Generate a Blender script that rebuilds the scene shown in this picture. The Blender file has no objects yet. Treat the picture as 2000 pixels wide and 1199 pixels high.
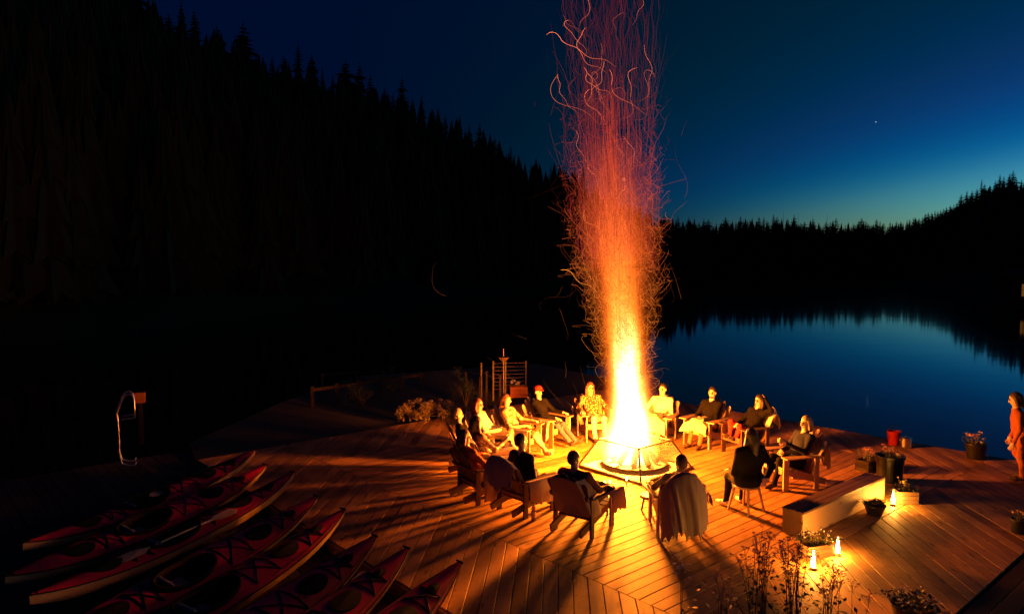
import bpy, bmesh, math, random
import numpy as np
from mathutils import Vector, Matrix, Euler

random.seed(7); rng = np.random.default_rng(7)
R = math.radians
sc = bpy.context.scene
COL = sc.collection

# ------------------------------------------------------------------ camera
CAM_Z = 4.2
F_PX = 1430.0
PITCH = math.atan((599.5 - 510.0) / F_PX)
cam = bpy.data.cameras.new('camera')
cam_o = bpy.data.objects.new('camera', cam); COL.objects.link(cam_o)
cam.sensor_width = 36.0; cam.lens = 36.0 * F_PX / 2000.0
cam.clip_start = 0.1; cam.clip_end = 3000
cam_o.location = (0, 0, CAM_Z); cam_o.rotation_euler = (math.pi/2 - PITCH, 0, 0)
sc.camera = cam_o

# ------------------------------------------------------------------ sky after sunset (sun below the horizon, so no sun lamp)
world = bpy.data.worlds.new('World'); sc.world = world; world.use_nodes = True
wn = world.node_tree; bg = wn.nodes['Background']
sky = wn.nodes.new('ShaderNodeTexSky'); sky.sky_type = 'NISHITA'; sky.sun_disc = False
sky.sun_elevation = R(-7.5); sky.sun_rotation = R(75); sky.ozone_density = 4.0; sky.air_density = 1.0; sky.dust_density = 0.3
tint = wn.nodes.new('ShaderNodeMix'); tint.data_type = 'RGBA'; tint.blend_type = 'MULTIPLY'; tint.inputs[0].default_value = 1
tint.inputs[7].default_value = (0.66, .93, 0.38, 1)
wn.links.new(sky.outputs[0], tint.inputs[6])
glow = wn.nodes.new('ShaderNodeMix'); glow.data_type = 'RGBA'; glow.blend_type = 'ADD'; glow.inputs[0].default_value = 1
glow.inputs[7].default_value = (0.0, 0.000068, 0.000125, 1)        # faint airglow of the whole night sky
wn.links.new(tint.outputs[2], glow.inputs[6])
deep = wn.nodes.new('ShaderNodeVectorMath'); deep.operation = 'SUBTRACT'; deep.inputs[1].default_value = (0.000045, 0.000050, 0.000015)   # deeper blue overhead
wn.links.new(glow.outputs[2], deep.inputs[0])
pos = wn.nodes.new('ShaderNodeVectorMath'); pos.operation = 'MAXIMUM'; wn.links.new(deep.outputs[0], pos.inputs[0]); wn.links.new(pos.outputs[0], bg.inputs[0])
bg.inputs[1].default_value = 212.0

sc.view_settings.view_transform = 'Standard'; sc.view_settings.look = 'None'
sc.view_settings.exposure = 0; sc.view_settings.gamma = 1; sc.view_settings.use_curve_mapping = False
sc.render.engine = 'CYCLES'
sc.cycles.use_denoising = True
sc.cycles.sample_clamp_indirect = 2.0
sc.cycles.max_bounces = 6; sc.cycles.transparent_max_bounces = 16; sc.cycles.volume_bounces = 0
sc.cycles.caustics_reflective = False; sc.cycles.caustics_refractive = False

# ------------------------------------------------------------------ helpers
def at(px, py, z=0.0):
    """point of the place at height z that the photograph shows at a pixel (2000 x 1199)"""
    u = (px - 1000) / F_PX; v = (599.5 - py) / F_PX
    Y = math.cos(PITCH) + v * math.sin(PITCH); Z = -math.sin(PITCH) + v * math.cos(PITCH)
    t = (z - CAM_Z) / Z
    return Vector((u * t, Y * t, z))

def tag(o, label=None, cat=None, group=None, kind=None):
    if label: o['label'] = label
    if cat: o['category'] = cat
    if group: o['group'] = group
    if kind: o['kind'] = kind
    return o

def empty(name, loc=(0, 0, 0), rz=0.0):
    o = bpy.data.objects.new(name, None); COL.objects.link(o)
    o.location = loc; o.rotation_euler = (0, 0, rz); o.empty_display_size = 0.1
    return o

def copy_tree(o, parent=None):
    c = o.copy(); COL.objects.link(c)
    if parent is not None: c.parent = parent
    for ch in list(o.children): copy_tree(ch, c)
    return c

class MB:
    """collects vertices and faces; build() links them as one mesh object"""
    def __init__(s): s.v = []; s.f = []; s.m = []
    def add(s, vs, fs, mi=0):
        b = len(s.v); s.v += [tuple(v) for v in vs]
        s.f += [tuple(i + b for i in f) for f in fs]; s.m += [mi] * len(fs); return s
    def box(s, c, d, rot=None, mi=0):
        x, y, z = (k / 2 for k in d)
        P = [Vector(p) for p in ((-x,-y,-z),(x,-y,-z),(x,y,-z),(-x,y,-z),(-x,-y,z),(x,-y,z),(x,y,z),(-x,y,z))]
        if rot is not None: P = [rot @ p for p in P]
        c = Vector(c)
        return s.add([p + c for p in P], [(0,3,2,1),(4,5,6,7),(0,1,5,4),(1,2,6,5),(2,3,7,6),(3,0,4,7)], mi)
    def bar(s, a, b, w, h, up=(0, 0, 1), mi=0):
        a = Vector(a); b = Vector(b); x = (b - a); L = x.length; x.normalize()
        up = Vector(up); y = up.cross(x)
        if y.length < 1e-4: y = Vector((0, 1, 0)).cross(x)
        y.normalize(); z = x.cross(y)
        m = Matrix((x, y, z)).transposed()
        return s.box((a + b) / 2, (L, w, h), m, mi)
    def tube(s, pts, r, n=8, caps=True, mi=0):
        pts = [Vector(p) for p in pts]; N = len(pts)
        rr = r if isinstance(r, (list, tuple)) else [r] * N
        t0 = (pts[1] - pts[0]).normalized()
        ref = Vector((0, 0, 1)) if abs(t0.z) < .9 else Vector((1, 0, 0))
        u = t0.cross(ref).normalized(); vs = []; fs = []
        for i, p in enumerate(pts):
            t = (pts[min(i+1, N-1)] - pts[max(i-1, 0)]).normalized()
            u = (u - t * u.dot(t)).normalized(); w = t.cross(u)
            for k in range(n):
                a = 2 * math.pi * k / n
                vs.append(p + (u * math.cos(a) + w * math.sin(a)) * rr[i])
        for i in range(N - 1):
            for k in range(n):
                k2 = (k + 1) % n
                fs.append((i*n+k, i*n+k2, (i+1)*n+k2, (i+1)*n+k))
        if caps:
            fs.append(tuple(range(n-1, -1, -1))); fs.append(tuple((N-1)*n + k for k in range(n)))
        return s.add(vs, fs, mi)
    def lathe(s, prof, n=20, c=(0, 0, 0), close=False, mi=0):
        vs = []; fs = []; N = len(prof)
        for r, z in prof:
            for k in range(n):
                a = 2 * math.pi * k / n; vs.append((c[0] + r*math.cos(a), c[1] + r*math.sin(a), c[2] + z))
        for i in range(N - 1):
            for k in range(n):
                k2 = (k+1) % n; fs.append((i*n+k, i*n+k2, (i+1)*n+k2, (i+1)*n+k))
        if close: fs.append(tuple(range(n-1, -1, -1))); fs.append(tuple((N-1)*n+k for k in range(n)))
        return s.add(vs, fs, mi)
    def grid(s, P, mi=0):
        n, m = len(P), len(P[0])
        return s.add([p for row in P for p in row],
                     [(i*m+j, i*m+j+1, (i+1)*m+j+1, (i+1)*m+j) for i in range(n-1) for j in range(m-1)], mi)
    def mesh(s, name, mats, smooth=False):
        me = bpy.data.meshes.new(name); me.from_pydata(s.v, [], s.f)
        for m in (mats if isinstance(mats, (list, tuple)) else [mats]): me.materials.append(m)
        if any(s.m): me.polygons.foreach_set('material_index', s.m)
        if smooth: me.polygons.foreach_set('use_smooth', [True] * len(s.f))
        me.update(); return me
    def build(s, name, mats, parent=None, smooth=False, bevel=0.0, loc=None, rz=0.0):
        o = bpy.data.objects.new(name, s.mesh(name, mats, smooth)); COL.objects.link(o)
        if parent is not None: o.parent = parent
        if loc is not None: o.location = loc
        if rz: o.rotation_euler[2] = rz
        if bevel: b = o.modifiers.new('bevel', 'BEVEL'); b.width = bevel; b.segments = 2; b.limit_method = 'ANGLE'
        return o

# ------------------------------------------------------------------ materials
def nodes(name):
    m = bpy.data.materials.new(name); m.use_nodes = True
    return m, m.node_tree, m.node_tree.nodes['Principled BSDF']
def N(nt, typ, **kw):
    n = nt.nodes.new(typ)
    for k, v in kw.items(): setattr(n, k, v)
    return n
def mat(name, col, rough=.6, metal=0.0, var=.25, scale=8.0, bump=0.0, bscale=60.0, spec=.5, stretch=None, sheen=0.0):
    """procedural base: colour broken up by noise, optional fine relief"""
    m, nt, p = nodes(name)
    tc = N(nt, 'ShaderNodeTexCoord'); mp = N(nt, 'ShaderNodeMapping'); nt.links.new(tc.outputs['Object'], mp.inputs[0])
    if stretch: mp.inputs['Scale'].default_value = stretch
    oi = N(nt, 'ShaderNodeObjectInfo')
    off = N(nt, 'ShaderNodeVectorMath', operation='SCALE'); off.inputs[0].default_value = (37, 19, 53)
    nt.links.new(oi.outputs['Random'], off.inputs['Scale']); nt.links.new(off.outputs[0], mp.inputs['Location'])
    no = N(nt, 'ShaderNodeTexNoise'); no.inputs['Scale'].default_value = scale; no.inputs['Detail'].default_value = 5
    nt.links.new(mp.outputs[0], no.inputs['Vector'])
    mix = N(nt, 'ShaderNodeMix', data_type='RGBA')
    mix.inputs[6].default_value = tuple(c * (1 - var) for c in col) + (1,)
    mix.inputs[7].default_value = tuple(min(1, c * (1 + var)) for c in col) + (1,)
    nt.links.new(no.outputs[0], mix.inputs[0]); nt.links.new(mix.outputs[2], p.inputs['Base Color'])
    p.inputs['Roughness'].default_value = rough; p.inputs['Metallic'].default_value = metal
    p.inputs['Specular IOR Level'].default_value = spec
    if sheen: p.inputs['Sheen Weight'].default_value = sheen
    if bump:
        nb = N(nt, 'ShaderNodeTexNoise'); nb.inputs['Scale'].default_value = bscale; nb.inputs['Detail'].default_value = 4
        nt.links.new(mp.outputs[0], nb.inputs['Vector'])
        b = N(nt, 'ShaderNodeBump'); b.inputs['Strength'].default_value = bump; b.inputs['Distance'].default_value = .02
        nt.links.new(nb.outputs[0], b.inputs['Height']); nt.links.new(b.outputs[0], p.inputs['Normal'])
    return m
def emit(name, col, strength, sample=True):
    m, nt, p = nodes(name)
    p.inputs['Base Color'].default_value = (0, 0, 0, 1); p.inputs['Roughness'].default_value = 1
    p.inputs['Specular IOR Level'].default_value = 0
    p.inputs['Emission Color'].default_value = tuple(col) + (1,); p.inputs['Emission Strength'].default_value = strength
    if not sample: m.cycles.emission_sampling = 'NONE'
    return m
def wood(name, c0, c1, rough=.55, grain=9.0, knots=True, spec=.4):
    """boards: grain along local x, knots, a tone of its own for each board"""
    m, nt, p = nodes(name)
    L = nt.links.new
    tc = N(nt, 'ShaderNodeTexCoord'); oi = N(nt, 'ShaderNodeObjectInfo')
    off = N(nt, 'ShaderNodeVectorMath', operation='SCALE'); off.inputs[0].default_value = (91, 17, 43)
    L(oi.outputs['Random'], off.inputs['Scale'])
    ad = N(nt, 'ShaderNodeVectorMath', operation='ADD'); L(tc.outputs['Object'], ad.inputs[0]); L(off.outputs[0], ad.inputs[1])
    mp = N(nt, 'ShaderNodeMapping'); mp.inputs['Scale'].default_value = (.45, grain, grain); L(ad.outputs[0], mp.inputs[0])
    g = N(nt, 'ShaderNodeTexNoise'); g.inputs['Scale'].default_value = 4; g.inputs['Detail'].default_value = 8; g.inputs['Roughness'].default_value = .65
    L(mp.outputs[0], g.inputs['Vector'])
    blo = N(nt, 'ShaderNodeTexNoise'); blo.inputs['Scale'].default_value = 2.2; blo.inputs['Detail'].default_value = 3; L(ad.outputs[0], blo.inputs['Vector'])
    mix = N(nt, 'ShaderNodeMix', data_type='RGBA'); mix.inputs[6].default_value = tuple(c0) + (1,); mix.inputs[7].default_value = tuple(c1) + (1,)
    a1 = N(nt, 'ShaderNodeMath', operation='MULTIPLY_ADD'); L(blo.outputs[0], a1.inputs[0]); a1.inputs[1].default_value = .7; L(g.outputs[0], a1.inputs[2])
    a2 = N(nt, 'ShaderNodeMath', operation='MULTIPLY_ADD'); L(oi.outputs['Random'], a2.inputs[0]); a2.inputs[1].default_value = .8; L(a1.outputs[0], a2.inputs[2])
    mr = N(nt, 'ShaderNodeMapRange'); mr.inputs[1].default_value = .6; mr.inputs[2].default_value = 1.75; L(a2.outputs[0], mr.inputs[0]); L(mr.outputs[0], mix.inputs[0])
    colo = mix.outputs[2]
    if knots:
        km = N(nt, 'ShaderNodeMapping'); km.inputs['Scale'].default_value = (1.7, 6.2, 6.2); L(ad.outputs[0], km.inputs[0])
        vo = N(nt, 'ShaderNodeTexVoronoi'); vo.inputs['Scale'].default_value = 1.0; L(km.outputs[0], vo.inputs['Vector'])
        kr = N(nt, 'ShaderNodeMapRange'); kr.inputs[1].default_value = .07; kr.inputs[2].default_value = .2; kr.inputs[3].default_value = .72; kr.inputs[4].default_value = 0
        L(vo.outputs['Distance'], kr.inputs[0])
        kx = N(nt, 'ShaderNodeMix', data_type='RGBA'); kx.inputs[7].default_value = tuple(c * .25 for c in c0) + (1,)
        L(kr.outputs[0], kx.inputs[0]); L(colo, kx.inputs[6]); colo = kx.outputs[2]
    if name == 'deck_wood':
        # worn, stained patches that run across the boards
        wn_ = N(nt, 'ShaderNodeTexNoise'); wn_.inputs['Scale'].default_value = .9; wn_.inputs['Detail'].default_value = 6; wn_.inputs['Roughness'].default_value = .7
        gc = N(nt, 'ShaderNodeNewGeometry'); L(gc.outputs['Position'], wn_.inputs['Vector'])
        wr_ = N(nt, 'ShaderNodeMapRange'); wr_.inputs[1].default_value = .38; wr_.inputs[2].default_value = .62; wr_.inputs[3].default_value = .62; wr_.inputs[4].default_value = 1.0; L(wn_.outputs[0], wr_.inputs[0])
        wx_ = N(nt, 'ShaderNodeMix', data_type='RGBA', blend_type='MULTIPLY'); wx_.inputs[0].default_value = 1; L(colo, wx_.inputs[6]); L(wr_.outputs[0], wx_.inputs[7]); colo = wx_.outputs[2]
    if name == 'deck_wood':
        sx = N(nt, 'ShaderNodeSeparateXYZ'); L(tc.outputs['Object'], sx.inputs[0])
        def mt(op, a, b=0.0):
            n_ = N(nt, 'ShaderNodeMath', operation=op)
            for i_, v_ in ((0, a), (1, b)):
                if isinstance(v_, float): n_.inputs[i_].default_value = v_
                else: L(v_, n_.inputs[i_])
            return n_.outputs[0]
        fu = mt('SUBTRACT', mt('FRACT', mt('MULTIPLY', sx.outputs[0], 2.0)), .5); fu = mt('MULTIPLY', fu, .5)
        fv = mt('SUBTRACT', mt('ABSOLUTE', sx.outputs[1]), .062); dd = mt('SQRT', mt('ADD', mt('MULTIPLY', fu, fu), mt('MULTIPLY', fv, fv)))
        hd_ = N(nt, 'ShaderNodeMapRange'); hd_.inputs[1].default_value = .006; hd_.inputs[2].default_value = .014; hd_.inputs[3].default_value = .15; hd_.inputs[4].default_value = 1.0; L(dd, hd_.inputs[0])
        sw = N(nt, 'ShaderNodeMix', data_type='RGBA', blend_type='MULTIPLY'); sw.inputs[0].default_value = 1; L(colo, sw.inputs[6]); L(hd_.outputs[0], sw.inputs[7]); colo = sw.outputs[2]
    p.inputs['Specular IOR Level'].default_value = spec
    L(colo, p.inputs['Base Color'])
    rr = N(nt, 'ShaderNodeMapRange'); rr.inputs[3].default_value = rough - .12; rr.inputs[4].default_value = rough + .2; L(g.outputs[0], rr.inputs[0]); L(rr.outputs[0], p.inputs['Roughness'])
    b = N(nt, 'ShaderNodeBump'); b.inputs['Strength'].default_value = .25; b.inputs['Distance'].default_value = .004; L(g.outputs[0], b.inputs['Height']); L(b.outputs[0], p.inputs['Normal'])
    return m
def glass(name, tintc=(1, 1, 1), refl=.12):
    m = bpy.data.materials.new(name); m.use_nodes = True; nt = m.node_tree; nt.nodes.clear()
    o = N(nt, 'ShaderNodeOutputMaterial'); t = N(nt, 'ShaderNodeBsdfTransparent'); t.inputs[0].default_value = tuple(tintc) + (1,)
    g = N(nt, 'ShaderNodeBsdfGlossy'); g.inputs['Roughness'].default_value = .08
    x = N(nt, 'ShaderNodeMixShader'); x.inputs[0].default_value = refl
    nt.links.new(t.outputs[0], x.inputs[1]); nt.links.new(g.outputs[0], x.inputs[2]); nt.links.new(x.outputs[0], o.inputs[0])
    return m

M = {}
M['plank'] = wood('deck_wood', (.17, .075, .022), (.56, .30, .10), rough=.62, spec=.22)
M['chair_wood'] = wood('chair_wood', (.22, .13, .075), (.42, .28, .17), rough=.5, knots=False)
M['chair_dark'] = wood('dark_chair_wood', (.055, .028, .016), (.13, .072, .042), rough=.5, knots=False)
M['timber'] = wood('lit_side_timber', (.36, .22, .10), (.56, .37, .18), rough=.6)  # lantern light on the bench side is put into this paler wood
M['crate'] = wood('crate_wood', (.16, .09, .045), (.34, .21, .11), rough=.75)
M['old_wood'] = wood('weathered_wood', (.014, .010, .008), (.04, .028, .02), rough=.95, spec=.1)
M['frame_dark'] = mat('deck_framing', (.03, .02, .015), .9)
M['steel'] = mat('dark_steel', (.10, .085, .08), .45, .8, scale=20)
M['gate_metal'] = mat('painted_rail', (.10, .06, .05), .6)
M['wire'] = mat('guard_wire', (.22, .17, .14), .4, .6)
M['tube_steel'] = mat('ladder_steel', (.6, .58, .55), .28, 1.0, var=.1)
M['stone'] = mat('pale_gravel', (.55, .5, .43), .9, var=.35, scale=40, bump=.6, bscale=90)
M['ash'] = mat('ash', (.25, .23, .21), 1.0, var=.5, scale=20, bump=.5)
M['char'] = mat('charred_bark', (.05, .035, .025), .95, var=.5, scale=12, bump=.6)
M['earth'] = mat('shore_earth', (.032, .022, .015), 1.0, var=.5, scale=2, bump=.5, bscale=12)
M['dock'] = wood('dock_and_dim_deck', (.035, .022, .014), (.09, .06, .04), rough=.85, spec=.15)
M['needle'] = mat('conifer_needles', (.018, .021, .012), .9, var=.4, scale=.6, spec=.15)
M['bark'] = mat('bark', (.09, .06, .04), .95, var=.4, scale=6, bump=.5)
M['forest_floor'] = mat('forest_floor', (.012, .013, .009), 1.0, var=.4, scale=.1, spec=.1)
M['leaf'] = mat('leaf', (.06, .085, .03), .6, var=.4, scale=5)
M['dry_leaf'] = mat('dry_frond', (.26, .2, .1), .7, var=.35, scale=6)
M['stem'] = mat('stem', (.10, .085, .04), .7)
M['petal_white'] = mat('white_petals', (.75, .7, .62), .6)
M['petal_pink'] = mat('pink_petals', (.6, .3, .3), .6)
M['petal_yellow'] = mat('yellow_petals', (.7, .5, .12), .6)
M['kayak_red'] = mat('red_gelcoat', (.36, .008, .014), .26, var=.2, scale=3, spec=.5)
M['kayak_hull'] = mat('cream_gelcoat', (.44, .31, .13), .3, var=.15, scale=3)
M['rubber'] = mat('black_rubber', (.008, .008, .008), .95, spec=.12)
M['cord'] = mat('black_cord', (.01, .01, .01), .8)
M['pale_fabric'] = mat('pale_webbing', (.2, .18, .16), .9, spec=.1)
M['paddle'] = wood('paddle_wood', (.4, .24, .1), (.6, .4, .2), rough=.35, knots=False)
M['black_pot'] = mat('black_glaze', (.012, .012, .013), .3)
M['clay'] = mat('terracotta', (.3, .13, .07), .8)
M['red_enamel'] = mat('red_enamel', (.45, .02, .02), .35)
M['soil'] = mat('soil', (.03, .02, .012), 1.0, bump=.8, bscale=40)
M['wax'] = mat('wax', (.75, .68, .55), .5)
M['glass'] = glass('clear_glass'); M['wine'] = mat('red_wine', (.1, .005, .01), .1)
M['bottle'] = glass('green_bottle_glass', (.35, .3, .1), .2)
M['flame'] = emit('candle_flame', (1, .42, .07), 45)
M['lantern_flame'] = emit('lantern_flame', (1, .36, .045), 1600)
M['skin'] = mat('skin', (.62, .40, .29), .5, var=.08, scale=20)
M['skin2'] = mat('tanned_skin', (.48, .29, .2), .5, var=.08, scale=20)
M['eye'] = mat('eye', (.02, .015, .012), .25); M['lip'] = mat('lip', (.42, .16, .13), .45)
for k, c in dict(black=(.006, .0055, .006), navy=(.02, .025, .05), white=(.72, .68, .6), cream=(.62, .53, .4), grey=(.2, .19, .18), brown=(.14, .08, .05),
                 rust=(.32, .1, .04), red=(.4, .03, .03), denim=(.06, .08, .14), olive=(.1, .1, .05), tan=(.42, .3, .18), shoe=(.06, .04, .03), pink=(.5, .25, .22)).items():
    M['c_' + k] = mat('cloth_' + k, c, .9, var=.2, scale=14, bump=.6, bscale=22, spec=.08)
for k, c in dict(dark=(.02, .013, .01), brown=(.08, .045, .025), auburn=(.15, .06, .03), fair=(.35, .24, .12), grey=(.25, .23, .21)).items():
    M['h_' + k] = mat('hair_' + k, c, .55, var=.35, scale=30, bump=.7, bscale=50, stretch=(1, 1, .2))
def patterned(name, a, b, scale):
    m, nt, p = nodes(name); tc = N(nt, 'ShaderNodeTexCoord'); v = N(nt, 'ShaderNodeTexVoronoi'); v.inputs['Scale'].default_value = scale
    nt.links.new(tc.outputs['Object'], v.inputs['Vector'])
    r = N(nt, 'ShaderNodeValToRGB'); r.color_ramp.elements[0].color = tuple(a)+(1,); r.color_ramp.elements[1].color = tuple(b)+(1,)
    r.color_ramp.elements[0].position = .35; r.color_ramp.elements[1].position = .5
    nt.links.new(v.outputs['Distance'], r.inputs[0]); nt.links.new(r.outputs[0], p.inputs['Base Color']); p.inputs['Roughness'].default_value = .85
    return m
M['c_floral'] = patterned('cloth_floral', (.5, .38, .2), (.09, .04, .02), 26)
M['c_print'] = patterned('cloth_pale_print', (.7, .6, .45), (.3, .14, .07), 16)
def blanket_mat(name, a, b, freq):
    m, nt, p = nodes(name); L = nt.links.new
    tc = N(nt, 'ShaderNodeTexCoord'); w = N(nt, 'ShaderNodeTexNoise'); w.inputs['Scale'].default_value = freq; w.inputs['Detail'].default_value = 3
    L(tc.outputs['Object'], w.inputs['Vector'])
    x = N(nt, 'ShaderNodeMix', data_type='RGBA'); x.inputs[6].default_value = tuple(a)+(1,); x.inputs[7].default_value = tuple(b)+(1,); L(w.outputs[0], x.inputs[0]); L(x.outputs[2], p.inputs['Base Color'])
    p.inputs['Roughness'].default_value = .95; p.inputs['Sheen Weight'].default_value = .2; p.inputs['Specular IOR Level'].default_value = .15
    # thin wool lets some of the firelight through
    out = nt.nodes['Material Output']; tr = N(nt, 'ShaderNodeBsdfTranslucent'); L(x.outputs[2], tr.inputs[0])
    ms = N(nt, 'ShaderNodeMixShader'); ms.inputs[0].default_value = .22; L(p.outputs[0], ms.inputs[1]); L(tr.outputs[0], ms.inputs[2]); L(ms.outputs[0], out.inputs[0])
    n2 = N(nt, 'ShaderNodeTexNoise'); n2.inputs['Scale'].default_value = 120; L(tc.outputs['Object'], n2.inputs['Vector'])
    b_ = N(nt, 'ShaderNodeBump'); b_.inputs['Strength'].default_value = .35; b_.inputs['Distance'].default_value = .01; L(n2.outputs[0], b_.inputs['Height']); L(b_.outputs[0], p.inputs['Normal'])
    return m
M['blanket_grey'] = blanket_mat('grey_wool', (.30, .25, .2), (.42, .35, .28), 6)
M['blanket_tan'] = blanket_mat('tan_wool', (.42, .3, .2), (.55, .42, .3), 6)
M['blanket_cream'] = blanket_mat('cream_wool', (.6, .5, .38), (.75, .65, .5), 6)

# ================================================================== THE SETTING
C = Vector((2.5, 14.7, 0.0))                    # the middle of the fire pit and of the square deck
TH = R(41.3)                                    # the deck's first side runs this way
E1 = Vector((math.cos(TH), math.sin(TH), 0)); E2 = Vector((-math.sin(TH), math.cos(TH), 0))
def dk(s, t, z=0.0): return C + E1 * s + E2 * t + Vector((0, 0, z))
INN, OUT = 4.55, 6.5
WATER_Z = -0.9

# lake: one sheet to the horizon
def water_material():
    m, nt, p = nodes('lake_water'); L = nt.links.new
    p.inputs['Base Color'].default_value = (.004, .007, .010, 1); p.inputs['Roughness'].default_value = .05; p.inputs['IOR'].default_value = 1.33; p.inputs['Specular IOR Level'].default_value = .38; p.inputs['Specular Tint'].default_value = (1, .84, .58, 1)
    tc = N(nt, 'ShaderNodeTexCoord'); mp = N(nt, 'ShaderNodeMapping'); mp.inputs['Scale'].default_value = (.35, .9, 1); L(tc.outputs['Object'], mp.inputs[0])
    n = N(nt, 'ShaderNodeTexNoise'); n.inputs['Scale'].default_value = .5; n.inputs['Detail'].default_value = 3; L(mp.outputs[0], n.inputs['Vector'])
    b = N(nt, 'ShaderNodeBump'); b.inputs['Strength'].default_value = .018; b.inputs['Distance'].default_value = .2; L(n.outputs[0], b.inputs['Height']); L(b.outputs[0], p.inputs['Normal'])
    return m
lake = MB().grid([[(-900, y, WATER_Z), (900, y, WATER_Z)] for y in (-200, 0, 60, 200, 900)]).build('lake_water', water_material())
tag(lake, kind='structure')

# shore ground under and left of the deck, and the low landing where the kayaks lie
def slab(name, poly, z0, z1, m, kind='structure'):
    n = len(poly); mb = MB()
    mb.add([(p[0], p[1], z1) for p in poly] + [(p[0], p[1], z0) for p in poly],
           [tuple(range(n))] + [(i, i + n, (i+1) % n + n, (i+1) % n) for i in range(n)])
    o = mb.build(name, m); tag(o, kind=kind); return o
def poly_st(pts): return [dk(s, t) for s, t in pts]
slab('shore_ground', [(-9.5, 3), (9.5, 3), (12.5, 10.2), (5.5, 14), (-2, 18), (-5.6, 15.5)], -3, -.62, M['earth'])
bank = slab('shore_bank', poly_st([(-6.5, 6.56), (8.5, 6.56), (9.5, 13), (2, 15), (-2.2, 12), (-6.0, 8.6)]), -3, -.12, M['earth'])
landing_poly = poly_st([(-6.56, -6.8), (-6.56, 6.4), (-6.2, 8.2), (-14.5, 8.2), (-14.5, -6.8)])
landing = slab('kayak_landing', landing_poly, -1.6, -.20, M['frame_dark'])
side_deck_slab = slab('side_deck', poly_st([(-14, -6.53), (6.9, -6.53), (6.9, -12), (-14, -12)]), -1.6, -.07, M['frame_dark'])  # base of the deck that goes on level past the seam

# the deck: framing, fascia and every board a piece of its own
deck = slab('deck', poly_st([(-OUT, -OUT), (OUT, -OUT), (OUT, OUT), (-OUT, OUT)]), -1.3, -.045, M['frame_dark'])

def clip(poly, n, d):
    """keep the part of a convex polygon with n.p <= d"""
    out = []
    for i, a in enumerate(poly):
        b = poly[(i+1) % len(poly)]; da = n.dot(a) - d; db = n.dot(b) - d
        if da <= 0: out.append(a)
        if (da < 0 < db) or (db < 0 < da): out.append(a + (b - a) * (da / (da - db)))
    return out
PW = .192
def boards(region, ang, parent, m, thick=.036, width=PW, ztop=0.0, phase=0.0, gap=.010, cuts=None):
    """lay boards of one direction over a convex region; each board is one object"""
    ax = Vector((math.cos(ang), math.sin(ang))); ay = Vector((-ax.y, ax.x))
    reg = [Vector((p[0], p[1])) for p in region]
    ys = [ay.dot(p) for p in reg]; k0 = math.floor((min(ys) - phase) / width); k1 = math.ceil((max(ys) - phase) / width)
    made = []
    for k in range(k0, k1):
        y0 = phase + k*width + gap/2; y1 = phase + (k+1)*width - gap/2
        q = clip(clip(reg, -ay, -y0), ay, y1)
        if len(q) < 3: continue
        xs = [ax.dot(p) for p in q]; pieces = [q]
        if cuts and max(xs) - min(xs) > cuts * 1.3:
            cx = min(xs) + cuts * (0.55 if k % 2 else 0.8) + random.uniform(-.15, .15)
            pieces = [clip(q, ax, cx - .003), clip(q, -ax, -(cx + .003))]
        for pc in pieces:
            cen = sum(pc, Vector((0, 0))) / len(pc)
            loc = [(ax.dot(p - cen), ay.dot(p - cen)) for p in pc]
            area = abs(sum(loc[i][0]*loc[(i+1) % len(loc)][1] - loc[(i+1) % len(loc)][0]*loc[i][1] for i in range(len(loc)))) / 2
            if area < .012: continue
            n = len(loc); dz = random.uniform(-.0025, .0025)
            sh = .985
            bv = .004
            ins = [(x - math.copysign(min(bv, abs(x)), x), y - math.copysign(bv, y)) for x, y in loc]
            vs = [(x, y, -thick) for x, y in loc] + [(x, y, -bv) for x, y in loc] + [(x, y, 0) for x, y in ins]
            fs = [tuple(range(2*n, 3*n))]
            for i in range(n):
                j = (i+1) % n; fs += [(i, j, n+j, n+i), (n+i, n+j, 2*n+j, 2*n+i)]
            o = MB().add(vs, fs).build('plank', m, parent)
            o.location = (cen.x, cen.y, ztop + dz); o.rotation_euler[2] = ang; made.append(o)
    return made
A1 = TH; AD = TH + R(45)
g = .004
PIT_H = .95
inner = [(-INN+g, -INN+g), (INN-g, -INN+g), (INN-g, INN-g), (-INN+g, INN-g)]
boards(poly_st(inner), A1, deck, M['plank'], phase=.05)
boards(poly_st([(-OUT, -OUT), (-INN-g, -INN), (-INN-g, OUT), (-OUT, OUT)]), AD, deck, M['plank'])
boards(poly_st([(-OUT+.02, -OUT), (OUT, -OUT), (OUT, -INN-g), (-INN, -INN-g)]), AD, deck, M['plank'], phase=.1)
boards(poly_st([(INN+g, -INN), (OUT, -INN), (OUT, OUT), (INN+g, OUT)]), AD, deck, M['plank'], phase=.06)
boards(poly_st([(-INN, INN+g), (INN, INN+g), (INN, OUT), (-INN, OUT)]), AD, deck, M['plank'], phase=.02)
# edge boards of the deck
for (s0, t0, s1, t1) in ((OUT, -OUT, OUT, OUT), (OUT, OUT, -OUT, OUT), (-OUT, OUT, -OUT, -OUT)):
    a = dk(s0, t0, -.16); b = dk(s1, t1, -.16); d = (b - a).normalized(); n = Vector((d.y, -d.x, 0)) * .026
    MB().bar(a + n, b + n, .04, .27).build('fascia_board', M['plank'], deck)
# boards of the landing under the kayaks and of the level deck going on past the seam
lp = poly_st([(-14.4, -6.7), (-6.60, -6.7), (-6.60, 6.4), (-6.60, 8.1), (-14.4, 8.1)])
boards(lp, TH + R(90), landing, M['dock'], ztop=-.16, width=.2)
boards(poly_st([(-8, -11.9), (6.85, -11.9), (6.85, -6.545), (-8, -6.545)]), TH, side_deck_slab, M['dock'], ztop=-.012, width=.24)  # darker wood puts the dimness away from the fire into the colour

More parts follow.
